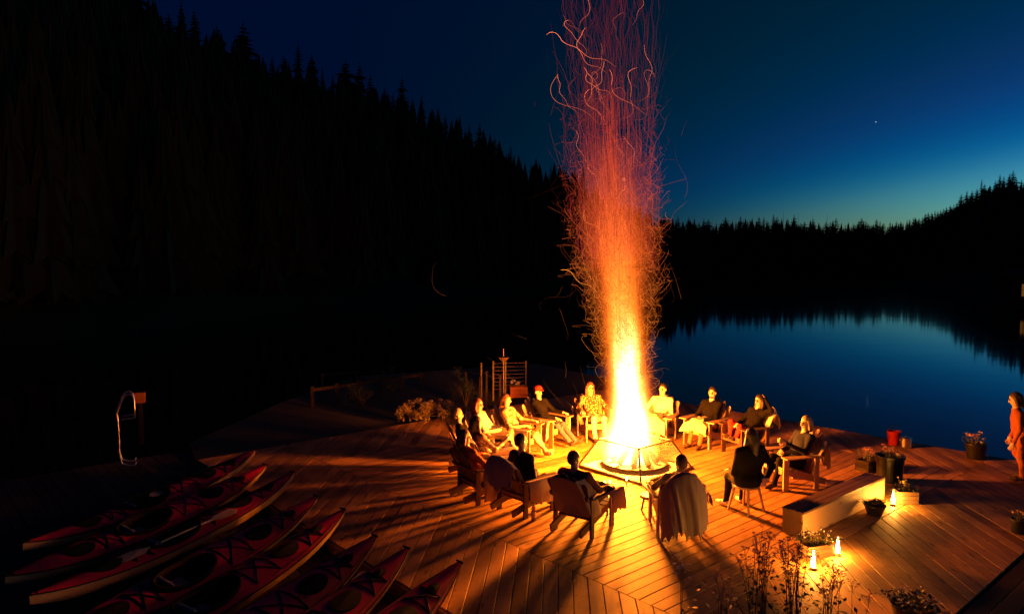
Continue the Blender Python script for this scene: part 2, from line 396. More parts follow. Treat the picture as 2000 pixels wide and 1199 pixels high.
# ------------------------------------------------------------------ hills round the lake
def interp(x, pts):
    for (x0, y0), (x1, y1) in zip(pts, pts[1:]):
        if x <= x1: return y0 + (y1 - y0) * (x - x0) / (x1 - x0)
    return pts[-1][1]
def az_dir(px): 
    v = Vector(((px - 1000) / F_PX, 1.0, 0)); return v            # scaled so that y is the distance
def ridge_z(py, D): return CAM_Z + (510 - py) / F_PX * D
# (bearing, height line of the tree tops, distance of the ridge, distance of the shore)
SKY_L = [(-4000, -420), (-1500, -400), (-700, -330), (-300, -170), (0, -95), (200, -25), (300, 8), (400, 52), (480, 92), (560, 112), (650, 148), (740, 172), (820, 200), (900, 232), (960, 262), (1000, 298), (1060, 318), (1110, 330), (1180, 372), (1290, 428), (1400, 470)]
DR_L = [(-4000, 45), (-700, 60), (0, 95), (400, 130), (800, 175), (1100, 215), (1400, 240)]
DS_L = [(-4000, 16), (-700, 30), (0, 42), (300, 52), (700, 80), (1100, 130), (1400, 200)]
SKY_R = [(1080, 425), (1300, 431), (1340, 424), (1390, 432), (1450, 424), (1520, 424), (1600, 430), (1740, 434), (1780, 424), (1830, 409), (1865, 398), (1900, 372), (1950, 356), (2000, 352), (2150, 335), (2500, 330), (3500, 300), (6000, 250)]
DR_R = [(1080, 300), (1500, 300), (1740, 330), (1850, 420), (2000, 420), (2500, 380), (4000, 260), (6000, 160)]
DS_R = [(1080, 262), (1500, 262), (1740, 262), (1850, 200), (1930, 120), (2000, 84), (2100, 74), (2500, 78), (4000, 70), (6000, 50)]
TREE_L, TREE_R = 17.0, 9.5
def hill(name, SKY, DR, DS, tree_h, x0, x1, step, seed):
    rows = []; r = random.Random(seed); prof = []
    x = x0
    while x <= x1:
        Dr, Ds = interp(x, DR), interp(x, DS); zr = ridge_z(interp(x, SKY), Dr) - tree_h * .93
        col = []
        for k in range(9):
            f = k / 6.0
            D = Ds + (Dr - Ds) * f
            zg = zr + tree_h*.22; z = WATER_Z - .6 + (zg - WATER_Z + .6) * (min(f, 1) ** .85) if f <= 1 else zg - (f - 1) * 14
            d = az_dir(x) * D; col.append((d.x + r.uniform(-1, 1), d.y, z + (r.uniform(-.6, .6) if 0 < k else 0)))
        rows.append(col); prof.append((x, Ds, Dr, zr)); x += step
    o = MB().grid(rows).build(name, M['forest_floor'], smooth=True); tag(o, kind='structure')
    def z_at(px, f):
        Dr, Ds = interp(px, DR), interp(px, DS); zr = ridge_z(interp(px, SKY), Dr) - tree_h * .93
        D = Ds + (Dr - Ds) * f
        return az_dir(px) * D + Vector((0, 0, WATER_Z - .6 + (zr - WATER_Z + .6) * (max(f, 0) ** .85)))
    return z_at
zL = hill('wooded_hill', SKY_L, DR_L, DS_L, TREE_L, -4000, 1400, 50, 1)
zR = hill('far_hill', SKY_R, DR_R, DS_R, TREE_R, 1080, 6000, 40, 2)

def conifer_crown(seed, tiers=26, wide=.17, sparse=0.0, blades=11):
    r = random.Random(seed); mb = MB()
    for i in range(tiers):
        f = i / (tiers - 1); z = .10 + .89 * f
        rad = wide * (1 - f) ** .72 * r.uniform(.7, 1.15) + .010
        nb = max(4, int(blades * (1 - .5*f)))
        a0 = r.uniform(0, 6.28)
        for k in range(nb):
            if r.random() < sparse: continue
            a = a0 + 6.283 * k / nb + r.uniform(-.25, .25); L = rad * r.uniform(.55, 1.2); w = L * r.uniform(.28, .45) + .004
            ca, sa = math.cos(a), math.sin(a); dr = L * r.uniform(.25, .55)
            P = []
            for (u, v, dz) in ((0, 0, .012), (.45, .8, -.25), (.7, .45, -.5), (1, 0, -1.0), (.7, -.45, -.5), (.45, -.8, -.25)):
                P.append((ca*L*u - sa*w*v, sa*L*u + ca*w*v, z + (dr*dz if dz < 0 else dz)))
            mb.add(P, [(0, 1, 2, 3), (0, 3, 4, 5)])
    mb.tube([(0, 0, .9), (0, 0, 1.03)], [.004, .001], 4)
    return mb
crown_meshes = [conifer_crown(s, t, w).mesh('crown', M['needle']) for s, t, w in ((1, 30, .20), (2, 28, .24), (3, 32, .17), (4, 26, .22))]
trunk_mesh = MB().tube([(0, 0, -.08), (0, 0, .4), (0, 0, .97)], [.016, .010, .002], 7).mesh('trunk', M['bark'])
snag_mb = MB().tube([(0, 0, -.1), (.004, 0, .5), (0, .004, 1)], [.012, .008, .002], 6)
for k in range(14):
    z = .45 + k*.038; a = k*2.4; L = .05*(1.1 - z) + .012
    snag_mb.tube([(0, 0, z), (L*math.cos(a), L*math.sin(a), z - .01)], [.003, .001], 4)
snag_mesh = snag_mb.mesh('snag', M['bark'])
def conifer(loc, h, variant, label, group, seed, parts=True, wide=1.0):
    r = random.Random(seed)
    if parts:
        e = empty('conifer_tree', loc, r.uniform(0, 6.28))
        for nm, me in (('trunk', trunk_mesh), ('crown', crown_meshes[variant])):
            o = bpy.data.objects.new(nm, me); COL.objects.link(o); o.parent = e
    else:
        e = bpy.data.objects.new('conifer_tree', crown_meshes[variant]); COL.objects.link(e); e.location = loc; e.rotation_euler[2] = r.uniform(0, 6.28)
    wd = r.uniform(.85, 1.35) * wide; e.scale = (h * wd, h * wd * r.uniform(.85, 1.15), h)
    tag(e, label, 'tree', group); return e
# the trees one can tell apart against the sky
r_ = random.Random(5); x = -20
while x < 1300:
    h = TREE_L * (r_.uniform(.82, .98) if r_.random() < .6 else r_.uniform(1.0, 1.16))
    p = zL(x, r_.uniform(.93, 1.0))
    conifer(p, h, r_.randrange(4), 'tall dark conifer standing on the skyline of the steep wooded hill at left', 'conifers along the ridge of the left hill', int(x * 7), True, r_.uniform(.95, 1.5))
    x += r_.uniform(15, 31)
x = 1300
while x < 1735:
    conifer(zR(x, r_.uniform(.9, 1.0)), TREE_R * (r_.uniform(.72, .9) if r_.random() < .7 else r_.uniform(.95, 1.12)), r_.randrange(4), 'small far conifer on the low treeline across the lake', 'conifers of the far treeline', int(x * 3), False, r_.uniform(1.3, 2.6))
    x += r_.uniform(4, 12)
x = 1735
while x < 2030:
    big = x > 1858
    conifer(zR(x, r_.uniform(.9, 1.0)), TREE_R * (r_.uniform(.95, 1.5) if big else r_.uniform(.8, 1.0)), r_.randrange(4), 'dark conifer on the rising hill across the lake at right', 'conifers of the hill at right', int(x * 5), False, r_.uniform(1.0, 1.9))
    x += r_.uniform(6, 11) if big else r_.uniform(5, 8)
for px, py, lab in ((1527, 412, 'tall bare snag, leftmost of the four above the far treeline'), (1556, 418, 'thin bare snag, second from left above the far treeline'),
                    (1584, 419, 'bare snag, third from left above the far treeline'), (1612, 416, 'bare snag, rightmost of the four above the far treeline')):
    b = zR(px, 1.0); D = b.y; top = ridge_z(py, D)
    o = bpy.data.objects.new('dead_tree', snag_mesh); COL.objects.link(o); o.location = b; h = top - b.z; o.scale = (h*.8, h*.8, h); tag(o, lab, 'tree', 'bare snags of the far treeline')
# the wood below the skyline reads as one mass
def forest(name, zf, x0, x1, n, hh, seed, label, fmax=.97):
    r = random.Random(seed); mb = MB()
    for k in range(n):
        px = r.uniform(x0, x1); p = zf(px, r.uniform(.03, fmax)); h = hh * r.uniform(.6, 1.0); nt_ = 5
        for i in range(nt_):
            z0 = h * (.08 + .8*i/nt_); z1 = z0 + h*.36; rad = h*.17*(1 - i/nt_*.85); ns = 7; a0 = r.uniform(0, 6)
            vs = [(p.x, p.y, p.z + min(z1, h))]
            for q in range(ns*2):
                rr = rad * (r.uniform(.8, 1.15) if q % 2 == 0 else .5); a = a0 + math.pi*q/ns
                vs.append((p.x + rr*math.cos(a), p.y + rr*math.sin(a), p.z + z0 + (0 if q % 2 == 0 else h*.05)))
            mb.add(vs, [(0, 1+q, 1+(q+1) % (ns*2)) for q in range(ns*2)])
    o = mb.build(name, M['needle']); tag(o, label, 'forest', kind='stuff')
forest('forest', zL, -1600, 1380, 2900, TREE_L, 11, 'dark conifer forest covering the steep hill at left')
forest('forest', zR, 1090, 4200, 3300, TREE_R, 12, 'dark forest along the far shore and right hill', .985)

# boathouse on the right shore
hp = at(1995, 603, WATER_Z); hb = empty('boathouse', (hp.x + 1.9, hp.y + 1, WATER_Z), R(-20))
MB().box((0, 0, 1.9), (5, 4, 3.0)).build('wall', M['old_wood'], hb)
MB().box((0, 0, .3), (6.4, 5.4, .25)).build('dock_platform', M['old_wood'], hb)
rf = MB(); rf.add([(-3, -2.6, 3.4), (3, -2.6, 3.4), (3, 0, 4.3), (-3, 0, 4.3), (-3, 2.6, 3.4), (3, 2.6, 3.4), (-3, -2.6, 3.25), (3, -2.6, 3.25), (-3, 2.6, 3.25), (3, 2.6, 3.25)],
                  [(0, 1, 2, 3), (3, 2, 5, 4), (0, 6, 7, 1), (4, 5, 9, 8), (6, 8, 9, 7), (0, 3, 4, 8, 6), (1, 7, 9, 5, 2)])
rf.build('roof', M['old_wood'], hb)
wl = emit('lit_window', (1, .38, .06), .12)
for xx in (-1.35, .35, 1.6):
    w_ = MB().box((xx, -2.03, 2.0), (.5, .06, 1.3)).build('window', wl, hb)
    MB().box((xx, -2.07, 2.0), (.05, .04, 1.3)).box((xx, -2.07, 2.0), (.5, .04, .05)).build('glazing_bar', M['old_wood'], w_)
tag(hb, 'small boathouse with lit windows on the right shore', 'boathouse')

# a bright evening star
st = bpy.data.meshes.new('star'); bm = bmesh.new(); bmesh.ops.create_icosphere(bm, subdivisions=2, radius=.9); bm.to_mesh(st); bm.free()
st.materials.append(emit('starlight', (.9, .9, 1), .8, False)); so = bpy.data.objects.new('star', st); COL.objects.link(so)
d = az_dir(1701) * 1500; so.location = (d.x, d.y, ridge_z(243, 1500)); tag(so, 'single tiny evening star in the blue sky', 'star')

# ================================================================== THE FIRE PIT
pit = empty('fire_pit', C, TH); tag(pit, 'square fire pit with a tapered wire spark guard in the middle of the deck', 'fire pit')
HB, HT, ZT = 1.17 / math.sqrt(2), .735 / math.sqrt(2), .58       # half sides at the base and the top of the guard
cb = [(-HB, -HB), (HB, -HB), (HB, HB), (-HB, HB)]; ct = [(-HT, -HT), (HT, -HT), (HT, HT), (-HT, HT)]
MB().box((0, 0, .022), (HB*2 - .12, HB*2 - .12, .04)).build('hearth_slab', M['stone'], pit)
bowl = MB().lathe([(.44, .045), (.50, .05), (.60, .09), (.63, .135), (.66, .14), (.665, .13), (.64, .12), (.62, .085), (.52, .044)], 40).build('fire_bowl', M['steel'], pit, smooth=True)
MB().lathe([(.0, .12), (.3, .13), (.52, .10), (.61, .09)], 28).build('ash_bed', M['ash'], pit, smooth=True)
for i in range(4):
    j = (i+1) % 4
    MB().bar((cb[i][0], cb[i][1], .0), (ct[i][0], ct[i][1], ZT), .035, .035).build('corner_post', M['steel'], pit)
    MB().bar((cb[i][0], cb[i][1], .03), (cb[j][0], cb[j][1], .03), .04, .05).build('bottom_rail', M['steel'], pit)
    MB().bar((ct[i][0], ct[i][1], ZT), (ct[j][0], ct[j][1], ZT), .032, .026).build('top_rail', M['steel'], pit)
    w = MB()
    for k in range(1, 17):
        f = k / 17.; a = [cb[i][0] + (ct[i][0]-cb[i][0])*f, cb[i][1] + (ct[i][1]-cb[i][1])*f, ZT*f]; b = [cb[j][0] + (ct[j][0]-cb[j][0])*f, cb[j][1] + (ct[j][1]-cb[j][1])*f, ZT*f]
        w.tube([a, b], .0045, 4, False)
    for k in range(1, 30):
        f = k / 30.; a = Vector((cb[i][0] + (cb[j][0]-cb[i][0])*f, cb[i][1] + (cb[j][1]-cb[i][1])*f, .03)); b = Vector((ct[i][0] + (ct[j][0]-ct[i][0])*f, ct[i][1] + (ct[j][1]-ct[i][1])*f, ZT))
        w.tube([a, b], .0022, 3, False)
    tag(w.build('wire_mesh', M['wire'], pit), kind='stuff')
rl = random.Random(3)
for k in range(9):
    a = k * .7 + .3; t = rl.uniform(.3, .62); L = rl.uniform(.55, .8)
    p0 = C + Vector((math.cos(a)*.46, math.sin(a)*.46, .15)); p1 = C + Vector((math.cos(a+2.6)*.12, math.sin(a+2.6)*.12, .18 + t))
    lg = MB().tube([p0, p0*.66 + p1*.34 + Vector((.01, 0, .01)), p0*.3 + p1*.7, p1], [.06, .068, .06, .05], 9).build('log', M['char'], smooth=False)
    tag(lg, 'charred log leaning in the burning fire bowl', 'log', 'logs in the fire')

# burning gas: a column of glowing air, bright white low down, orange above, no scattering
def flame_material():
    m = bpy.data.materials.new('fire_gas'); m.use_nodes = True; nt = m.node_tree; nt.nodes.clear(); L = nt.links.new
    out = N(nt, 'ShaderNodeOutputMaterial'); em = N(nt, 'ShaderNodeEmission'); L(em.outputs[0], out.inputs['Volume'])
    tc = N(nt, 'ShaderNodeTexCoord'); sep = N(nt, 'ShaderNodeSeparateXYZ'); L(tc.outputs['Object'], sep.inputs[0])
    def mth(op, a, b=None, c=None):
        n = N(nt, 'ShaderNodeMath', operation=op)
        for i, v in enumerate((a, b, c)):
            if v is None: continue
            if isinstance(v, (int, float)): n.inputs[i].default_value = v
            else: L(v, n.inputs[i])
        return n.outputs[0]
    def curve(v, pts):
        r = N(nt, 'ShaderNodeFloatCurve'); cu = r.mapping.curves[0]
        mr = N(nt, 'ShaderNodeMath', operation='DIVIDE'); L(v, mr.inputs[0]); mr.inputs[1].default_value = 8.0
        r.mapping.extend = 'HORIZONTAL'
        cu.points[0].location = (pts[0][0]/8, pts[0][1]); cu.points[1].location = (pts[-1][0]/8, pts[-1][1])
        for q in pts[1:-1]: cu.points.new(q[0]/8, q[1])
        r.mapping.update(); L(mr.outputs[0], r.inputs['Value']); return r.outputs[0]
    x, y, z = sep.outputs
    ns = N(nt, 'ShaderNodeTexNoise'); ns.inputs['Scale'].default_value = 1.6; ns.inputs['Detail'].default_value = 2
    mp = N(nt, 'ShaderNodeMapping'); mp.inputs['Scale'].default_value = (1, 1, .35); L(tc.outputs['Object'], mp.inputs[0]); L(mp.outputs[0], ns.inputs['Vector'])
    wob = mth('MULTIPLY', mth('SUBTRACT', ns.outputs[0], .5), .30)
    lean_ = mth('MULTIPLY', mth('MAXIMUM', mth('SUBTRACT', z, 1.2), 0), .085)
    n3 = N(nt, 'ShaderNodeTexNoise'); n3.inputs['Scale'].default_value = 4.5; n3.inputs['Detail'].default_value = 2; mp3 = N(nt, 'ShaderNodeMapping'); mp3.inputs['Scale'].default_value = (1, 1, .4); L(tc.outputs['Object'], mp3.inputs[0]); L(mp3.outputs[0], n3.inputs['Vector'])
    wob = mth('ADD', wob, mth('MULTIPLY', mth('SUBTRACT', n3.outputs[0], .5), .22))
    xx = mth('ADD', mth('ADD', x, wob), lean_); r2 = mth('ADD', mth('MULTIPLY', xx, xx), mth('MULTIPLY', y, y)); r = mth('SQRT', r2)
    sig = curve(z, [(0, .40), (.4, .37), (.9, .28), (1.6, .225), (2.4, .22), (3.4, .28), (4.5, .44), (6, .52), (8, .6)])
    q = mth('DIVIDE', r, sig); gs = mth('POWER', 2.718, mth('MULTIPLY', mth('MULTIPLY', q, q), -1.0))
    amp = curve(z, [(0, .5), (.3, .95), (1.2, 1.0), (2.0, .75), (2.6, .34), (3.4, .10), (4.4, .034), (5.4, .008), (6.3, 0), (8, 0)])
    # streaks of hotter and cooler gas
    mp2 = N(nt, 'ShaderNodeMapping'); mp2.inputs['Scale'].default_value = (9, 9, .8); L(tc.outputs['Object'], mp2.inputs[0])
    n2 = N(nt, 'ShaderNodeTexNoise'); n2.inputs['Scale'].default_value = 1.2; n2.inputs['Detail'].default_value = 3; L(mp2.outputs[0], n2.inputs['Vector'])
    stv = mth('ADD', mth('MULTIPLY', n2.outputs[0], .9), .55)
    s = mth('MULTIPLY', mth('MULTIPLY', gs, amp), stv)
    # fade out before the bounding surface
    s = mth('MULTIPLY', s, N_clamp(nt, r))
    st_ = mth('MULTIPLY', s, 52.0); L(st_, em.inputs['Strength'])
    ramp = N(nt, 'ShaderNodeValToRGB'); e = ramp.color_ramp.elements
    e[0].position = 0.0; e[0].color = (1, .10, .004, 1); e[1].position = .6; e[1].color = (1, .60, .27, 1)
    e2 = ramp.color_ramp.elements.new(.07); e2.color = (1, .26, .02, 1)
    L(s, ramp.inputs[0]); L(ramp.outputs[0], em.inputs['Color'])
    return m
def N_clamp(nt, r):
    n = N(nt, 'ShaderNodeMapRange'); n.inputs[1].default_value = 1.02; n.inputs[2].default_value = .8; n.inputs[3].default_value = 0; n.inputs[4].default_value = 1
    nt.links.new(r, n.inputs[0]); return n.outputs[0]
fl = MB().lathe([(.55, 0.0), (.62, .2), (.7, 1.2), (.9, 3.0), (1.05, 5), (1.05, 6.8)], 28, close=True).build('fire', flame_material(), smooth=False)
fl.location = C + Vector((-.12, -.02, .14)); tag(fl, 'tall roaring column of flame rising from the fire pit', 'fire')
fl.data.materials[0].cycles.volume_sampling = 'DISTANCE' if hasattr(fl.data.materials[0].cycles, 'volume_sampling') else None
try: fl.cycles.volume_step_rate = .25
except Exception: pass
sc.cycles.volume_step_rate = .35; sc.cycles.volume_max_steps = 256
FIRE_COL = (1.0, .205, .010)
for z, pw, rad in ((.46, 11500, .2), (.9, 7000, .18), (1.5, 2100, .16), (2.3, 420, .16)):
    l = bpy.data.lights.new('fire_light', 'POINT'); l.energy = pw; l.color = FIRE_COL; l.shadow_soft_size = rad
    lo = bpy.data.objects.new('fire_light', l); COL.objects.link(lo); lo.parent = fl; lo.location = (0, 0, z - .14)

# ---- glowing embers: their drawn-out light trails, each shaped as a thin curling filament
def spark_mesh():
    V = []; Fc = []; CO = []
    g_ = np.random.default_rng(21); nv = 0
    def fil(P, rad, col, c2=None):
        nonlocal nv
        n = len(P); T = np.gradient(P, axis=0); T /= np.linalg.norm(T, axis=1)[:, None] + 1e-9
        ref = np.array([.3, .9, .2]); U = np.cross(T, ref); U /= np.linalg.norm(U, axis=1)[:, None] + 1e-9; W = np.cross(T, U)
        taper = np.clip(np.minimum(np.arange(n), np.arange(n)[::-1]) / 2.5 + .25, 0, 1)[:, None]
        ring = [P + (U*math.cos(a) + W*math.sin(a)) * (rad*.62) * taper for a in (0, 2.094, 4.189)]
        V.append(np.stack(ring, 1).reshape(-1, 3))
        i = np.arange(n-1)
        for k in range(3):
            k2 = (k+1) % 3; Fc.append(np.stack([nv + i*3+k, nv + i*3+k2, nv + (i+1)*3+k2, nv + (i+1)*3+k], 1))
        f = np.linspace(0, 1, n)[:, None]; cc = np.array(col)[None] * (1-f) + np.array(c2 if c2 is not None else col)[None] * f
        CO.append(np.repeat(cc, 3, 0)); nv += n*3
    def colour(z, hot):
        # cooling with height: yellow-orange low, red high
        k = np.clip((z - 1.5) / 5.0, 0, 1)
        a = np.array([1, .25, .014]); b = np.array([.80, .065, .035]); c = a*(1-k) + b*k
        return c * hot * (1 - .5*k)
    def width(z): return np.interp(z, [0.2, 1, 2.2, 3.5, 5, 6.5, 9.5], [.26, .34, .47, .70, .90, .96, 1.02])
    def lean(z): return np.interp(z, [0, 1.2, 2.2, 4, 6, 10], [0, 0, -.08, -.26, -.40, -.52])
    # straight fast streaks in the core
    for k in range(1000):
        z0 = g_.uniform(.6, 6.0); L = g_.uniform(.5, 2.2); n = 12; t = np.linspace(0, 1, n)
        w = width(z0) * .40; r = w * abs(g_.normal(0, .8)) ; a = g_.uniform(0, 6.28)
        z = z0 + L*t; x = r*math.cos(a)*(1 + .25*t) + lean(z) + .03*np.sin(t*g_.uniform(2, 7) + a); y = r*math.sin(a)*(1 + .25*t) + .03*np.cos(t*5 + a)
        fil(np.stack([x, y, z], 1), g_.uniform(.0016, .0038), colour(z0 + L/2, g_.uniform(1.0, 2.8)))
    # curling threads round the column
    for k in range(6800):
        z0 = abs(g_.normal(3.1, 1.7)) + .5
        if z0 > 7.5: continue
        w = width(z0); rr = w * 1.10 * g_.random()**.5; a = g_.uniform(0, 6.28)
        n = 18; t = np.linspace(0, 1, n); L = .06 + .75*g_.random()**2.4
        cur = g_.normal(0, 6); ph = g_.uniform(0, 6.28); ph2 = g_.uniform(0, 6.28)
        dx = np.cumsum(np.cos(ph + cur*t + 1.2*np.sin(6*t + ph2))) * L/n; dz = np.cumsum(np.sin(ph + cur*t) * .7 + .55) * L/n; dy = np.cumsum(np.sin(ph2 + cur*.6*t)) * L/n
        z = z0 + dz
        fil(np.stack([rr*math.cos(a) + lean(z0) + dx, rr*math.sin(a) + dy, z], 1), g_.uniform(.0012, .0034), colour(z0, .3 + 2.6*g_.random()**2.6))
    # long thin wavy risers high up
    for k in range(900):
        z0 = 4.0 + 5.5*g_.random()**1.9; L = g_.uniform(.5, 2.0); n = 16; t = np.linspace(0, 1, n)
        w = width(z0); rr = w * g_.random()**.6; a = g_.uniform(0, 6.28); am = g_.uniform(.01, .06); fq = g_.uniform(3, 10)
        z = z0 + L*t; dr_ = g_.normal(0, .16)*L; x = rr*math.cos(a) + lean(z) + am*np.sin(fq*t + a) + dr_*t**1.6 + .4*am*np.sin(2.7*fq*t); y = rr*math.sin(a) + am*np.cos(fq*t)
        hot = g_.uniform(.2, 1.0)*np.interp(z0, [4, 9.5], [1.0, .55]); hot *= 2.2 if g_.random() < .06 else 1; c = np.array([1.0, .07, .07])*hot*1.15
        fil(np.stack([x, y, z], 1), g_.uniform(.0012, .0028), c, c*.3)
    # the few bright, fat, wandering embers with curls and a glowing head
    for k in range(46):
        z0 = g_.uniform(2.6, 9.0); n = 34; t = np.linspace(0, 1, n); L = g_.uniform(.5, 1.9)
        w = width(z0); rr = w * g_.uniform(.1, .95); a = g_.uniform(0, 6.28); ph = g_.uniform(-.6, .6)
        turn = ph + .7*np.sin(g_.uniform(2, 6)*t + g_.uniform(0, 6)) + .35*np.sin(g_.uniform(9, 20)*t) + np.where(t > .8, (t-.8)*(g_.uniform(-26, 26) if g_.random() < .3 else g_.uniform(-5, 5)), 0)
        dx = np.cumsum(np.sin(turn))*L/n; dz = np.cumsum(np.cos(turn))*L/n; dy = np.cumsum(np.sin(turn*.7 + 1))*L/n*.6
        hot = g_.uniform(.7, 3.2); c = np.array([1, .17, .06]) * hot if z0 > 4.5 else np.array([1, .28, .03])*hot
        fil(np.stack([rr*math.cos(a) + lean(z0) + dx, rr*math.sin(a)*.8 + dy, z0 + dz], 1), g_.uniform(.0016, .0042), c*.3, c*2.0)
    # strays blown out to the left
    for k in range(34):
        z0 = g_.uniform(.8, 7.5); n = 26; t = np.linspace(0, 1, n); L = g_.uniform(.12, 1.3); a0 = g_.uniform(1.2, 4.2)
        turn = a0 + g_.uniform(-1.2, 1.2)*np.sin(t*g_.uniform(1, 5) + g_.uniform(0, 6)) + np.where(t > .75, (t - .75)*g_.uniform(-9, 9), 0); x0 = -g_.gamma(2.0, .42) - .75 if k % 3 else g_.gamma(2.0, .16) + .55
        dx = np.cumsum(np.cos(turn))*L/n; dz = np.cumsum(np.sin(turn))*L/n
        fil(np.stack([x0 + dx, g_.uniform(-.8, .8) + 0*t, z0 + dz], 1), g_.uniform(.0012, .0024), colour(z0, g_.uniform(.4, 1.6)), colour(z0, .05))
    V = np.concatenate(V); Fc = np.concatenate(Fc); CO = np.concatenate(CO)
    me = bpy.data.meshes.new('sparks'); me.vertices.add(len(V)); me.vertices.foreach_set('co', V.ravel())
    me.loops.add(Fc.size); me.loops.foreach_set('vertex_index', Fc.ravel().astype(np.int32))
    me.polygons.add(len(Fc)); me.polygons.foreach_set('loop_start', np.arange(0, Fc.size, 4, dtype=np.int32))
    me.update(); me.validate()
    at_ = me.attributes.new('ember', 'FLOAT_VECTOR', 'POINT'); at_.data.foreach_set('vector', np.ascontiguousarray(CO, dtype=np.float32).ravel())
    return me
sm, snt, sp = nodes('ember_glow'); sp.inputs['Base Color'].default_value = (0, 0, 0, 1); sp.inputs['Specular IOR Level'].default_value = 0; sp.inputs['Roughness'].default_value = 1
sa = N(snt, 'ShaderNodeAttribute'); sa.attribute_name = 'ember'; snt.links.new(sa.outputs['Vector'], sp.inputs['Emission Color']); sp.inputs['Emission Strength'].default_value = .74
sm.cycles.emission_sampling = 'NONE'
sme = spark_mesh(); sme.materials.append(sm); so_ = bpy.data.objects.new('sparks', sme); COL.objects.link(so_); so_.location = C + Vector((-.12, 0, 0))
tag(so_, 'swarm of glowing orange and red sparks rising over the fire', 'sparks', kind='stuff')

# ================================================================== CHAIRS
def adirondack(m):
    """low wooden lounge chair; local +y looks at the fire"""
    e = empty('lounge_chair')
    # back slats: fan of five boards with rounded tops, leaning back
    by, bz = -.27, .26; lean = R(26); up = Vector((0, -math.sin(lean), math.cos(lean)))
    for k in range(5):
        o = k - 2; h = .80 - .05*abs(o) - .015*o*o; w = .105; fan = o*.035
        P = []
        for (u, v) in ((-.5, 0), (.5, 0), (.5, .90), (.36, .965), (0, 1.0), (-.36, .965), (-.5, .90)):
            P.append((o*.112 + u*w*(.86 + .14*v) + fan*v, v*h))
        n = len(P); mb = MB(); q = []
        for th in (0, .02):
            for (x_, l) in P: q.append(Vector((x_, by, bz)) + up*l + Vector((0, math.cos(lean), math.sin(lean)))*th)
        mb.add(q, [tuple(range(n)), tuple(range(2*n-1, n-1, -1))] + [(i, (i+1) % n, (i+1) % n + n, i + n)[::-1] for i in range(n)])
        mb.build('back_slat', m, e)
    for k in range(6):
        f = k/5; y = .30 - .56*f; z = .385 - .13*f
        MB().box((0, y, z), (.56, .088, .02), Matrix.Rotation(R(13), 3, 'X')).build('seat_slat', m, e)
    for s in (-1, 1):
        MB().bar((s*.255, .33, .345), (s*.255, -.56, .10), .03, .11).build('side_rail', m, e)
        MB().box((s*.305, .29, .29), (.03, .11, .58)).build('front_leg', m, e)
        MB().box((s*.315, -.33, .29), (.035, .085, .58)).build('rear_leg', m, e)
        A = [(s*.25, .36), (s*.43, .36), (s*.44, .22), (s*.39, -.38), (s*.30, -.40)]
        mb = MB(); n = 5; mb.add([(x_, y_, .605) for x_, y_ in A] + [(x_, y_, .583) for x_, y_ in A], [tuple(range(n)), tuple(range(2*n-1, n-1, -1))] + [(i, i+n, (i+1) % n + n, (i+1) % n) for i in range(n)])
        mb.build('arm', m, e)
    MB().box((0, .335, .335), (.54, .022, .10)).build('front_apron', m, e)
    bb = Vector((0, by - .025, bz)) + up*.38
    MB().box(bb, (.66, .025, .07), Matrix.Rotation(lean, 3, 'X')).build('back_brace', m, e)
    bb = Vector((0, by - .025, bz)) + up*.06
    MB().box(bb, (.54, .025, .07), Matrix.Rotation(lean, 3, 'X')).build('back_brace', m, e)
    return e
chair_a = adirondack(M['chair_wood']); chair_b = adirondack(M['chair_dark'])
used = {id(chair_a): False, id(chair_b): False}
def ring(deg, r, z=0.0): return C + Vector((math.cos(R(deg))*r, math.sin(R(deg))*r, z))
def face(deg, off=0.0): return R(deg + 90 + off)                      # turns local +y to the fire
def place_chair(deg, r, label, src=None, off=0.0):
    src = src or chair_a
    e = src if not used[id(src)] else copy_tree(src)
    used[id(src)] = True
    e.location = ring(deg, r); e.rotation_euler = (0, 0, face(deg, off)); e.scale = (1.04,)*3; tag(e, label, 'chair', 'lounge chairs round the fire'); return e

# ================================================================== PEOPLE: one continuous skin per body, from a blended distance field
def surface_nets(F, org, h):
    ins = F < 0; nx, ny, nz = F.shape
    acc = np.zeros((nx-1, ny-1, nz-1, 3)); cnt = np.zeros((nx-1, ny-1, nz-1))
    cor = [(a, b, c) for a in (0, 1) for b in (0, 1) for c in (0, 1)]
    def sub(A, o): return A[o[0]:nx-1+o[0], o[1]:ny-1+o[1], o[2]:nz-1+o[2]]
    for p in cor:
        for ax in range(3):
            if p[ax] == 0:
                q = list(p); q[ax] = 1; q = tuple(q)
                a = sub(F, p); b = sub(F, q); m = (a < 0) != (b < 0)
                t = np.where(m, a / np.where(m, a - b, 1), 0)
                for d in range(3): acc[..., d] += np.where(m, p[d] + (t if d == ax else 0), 0)
                cnt += m
    mask = cnt > 0; idx = -np.ones(mask.shape, int); idx[mask] = np.arange(mask.sum())
    ijk = np.argwhere(mask); V = (ijk + acc[mask] / cnt[mask][:, None]) * h + org
    Q = []
    for ax in range(3):
        a = np.take(ins, range(F.shape[ax]-1), ax); b = np.take(ins, range(1, F.shape[ax]), ax)
        e = np.argwhere(a != b); o1, o2 = [k for k in range(3) if k != ax]
        e = e[(e[:, o1] > 0) & (e[:, o2] > 0) & (e[:, o1] < F.shape[o1]-1) & (e[:, o2] < F.shape[o2]-1)]
        c = []
        for d1, d2 in ((-1, -1), (0, -1), (0, 0), (-1, 0)):
            k = e.copy(); k[:, o1] += d1; k[:, o2] += d2; c.append(idx[k[:, 0], k[:, 1], k[:, 2]])
        q = np.stack(c, 1); fl_ = a[e[:, 0], e[:, 1], e[:, 2]]
        if ax == 1: fl_ = ~fl_
        q[~fl_] = q[~fl_][:, ::-1]; Q.append(q)
    return V, np.concatenate(Q)
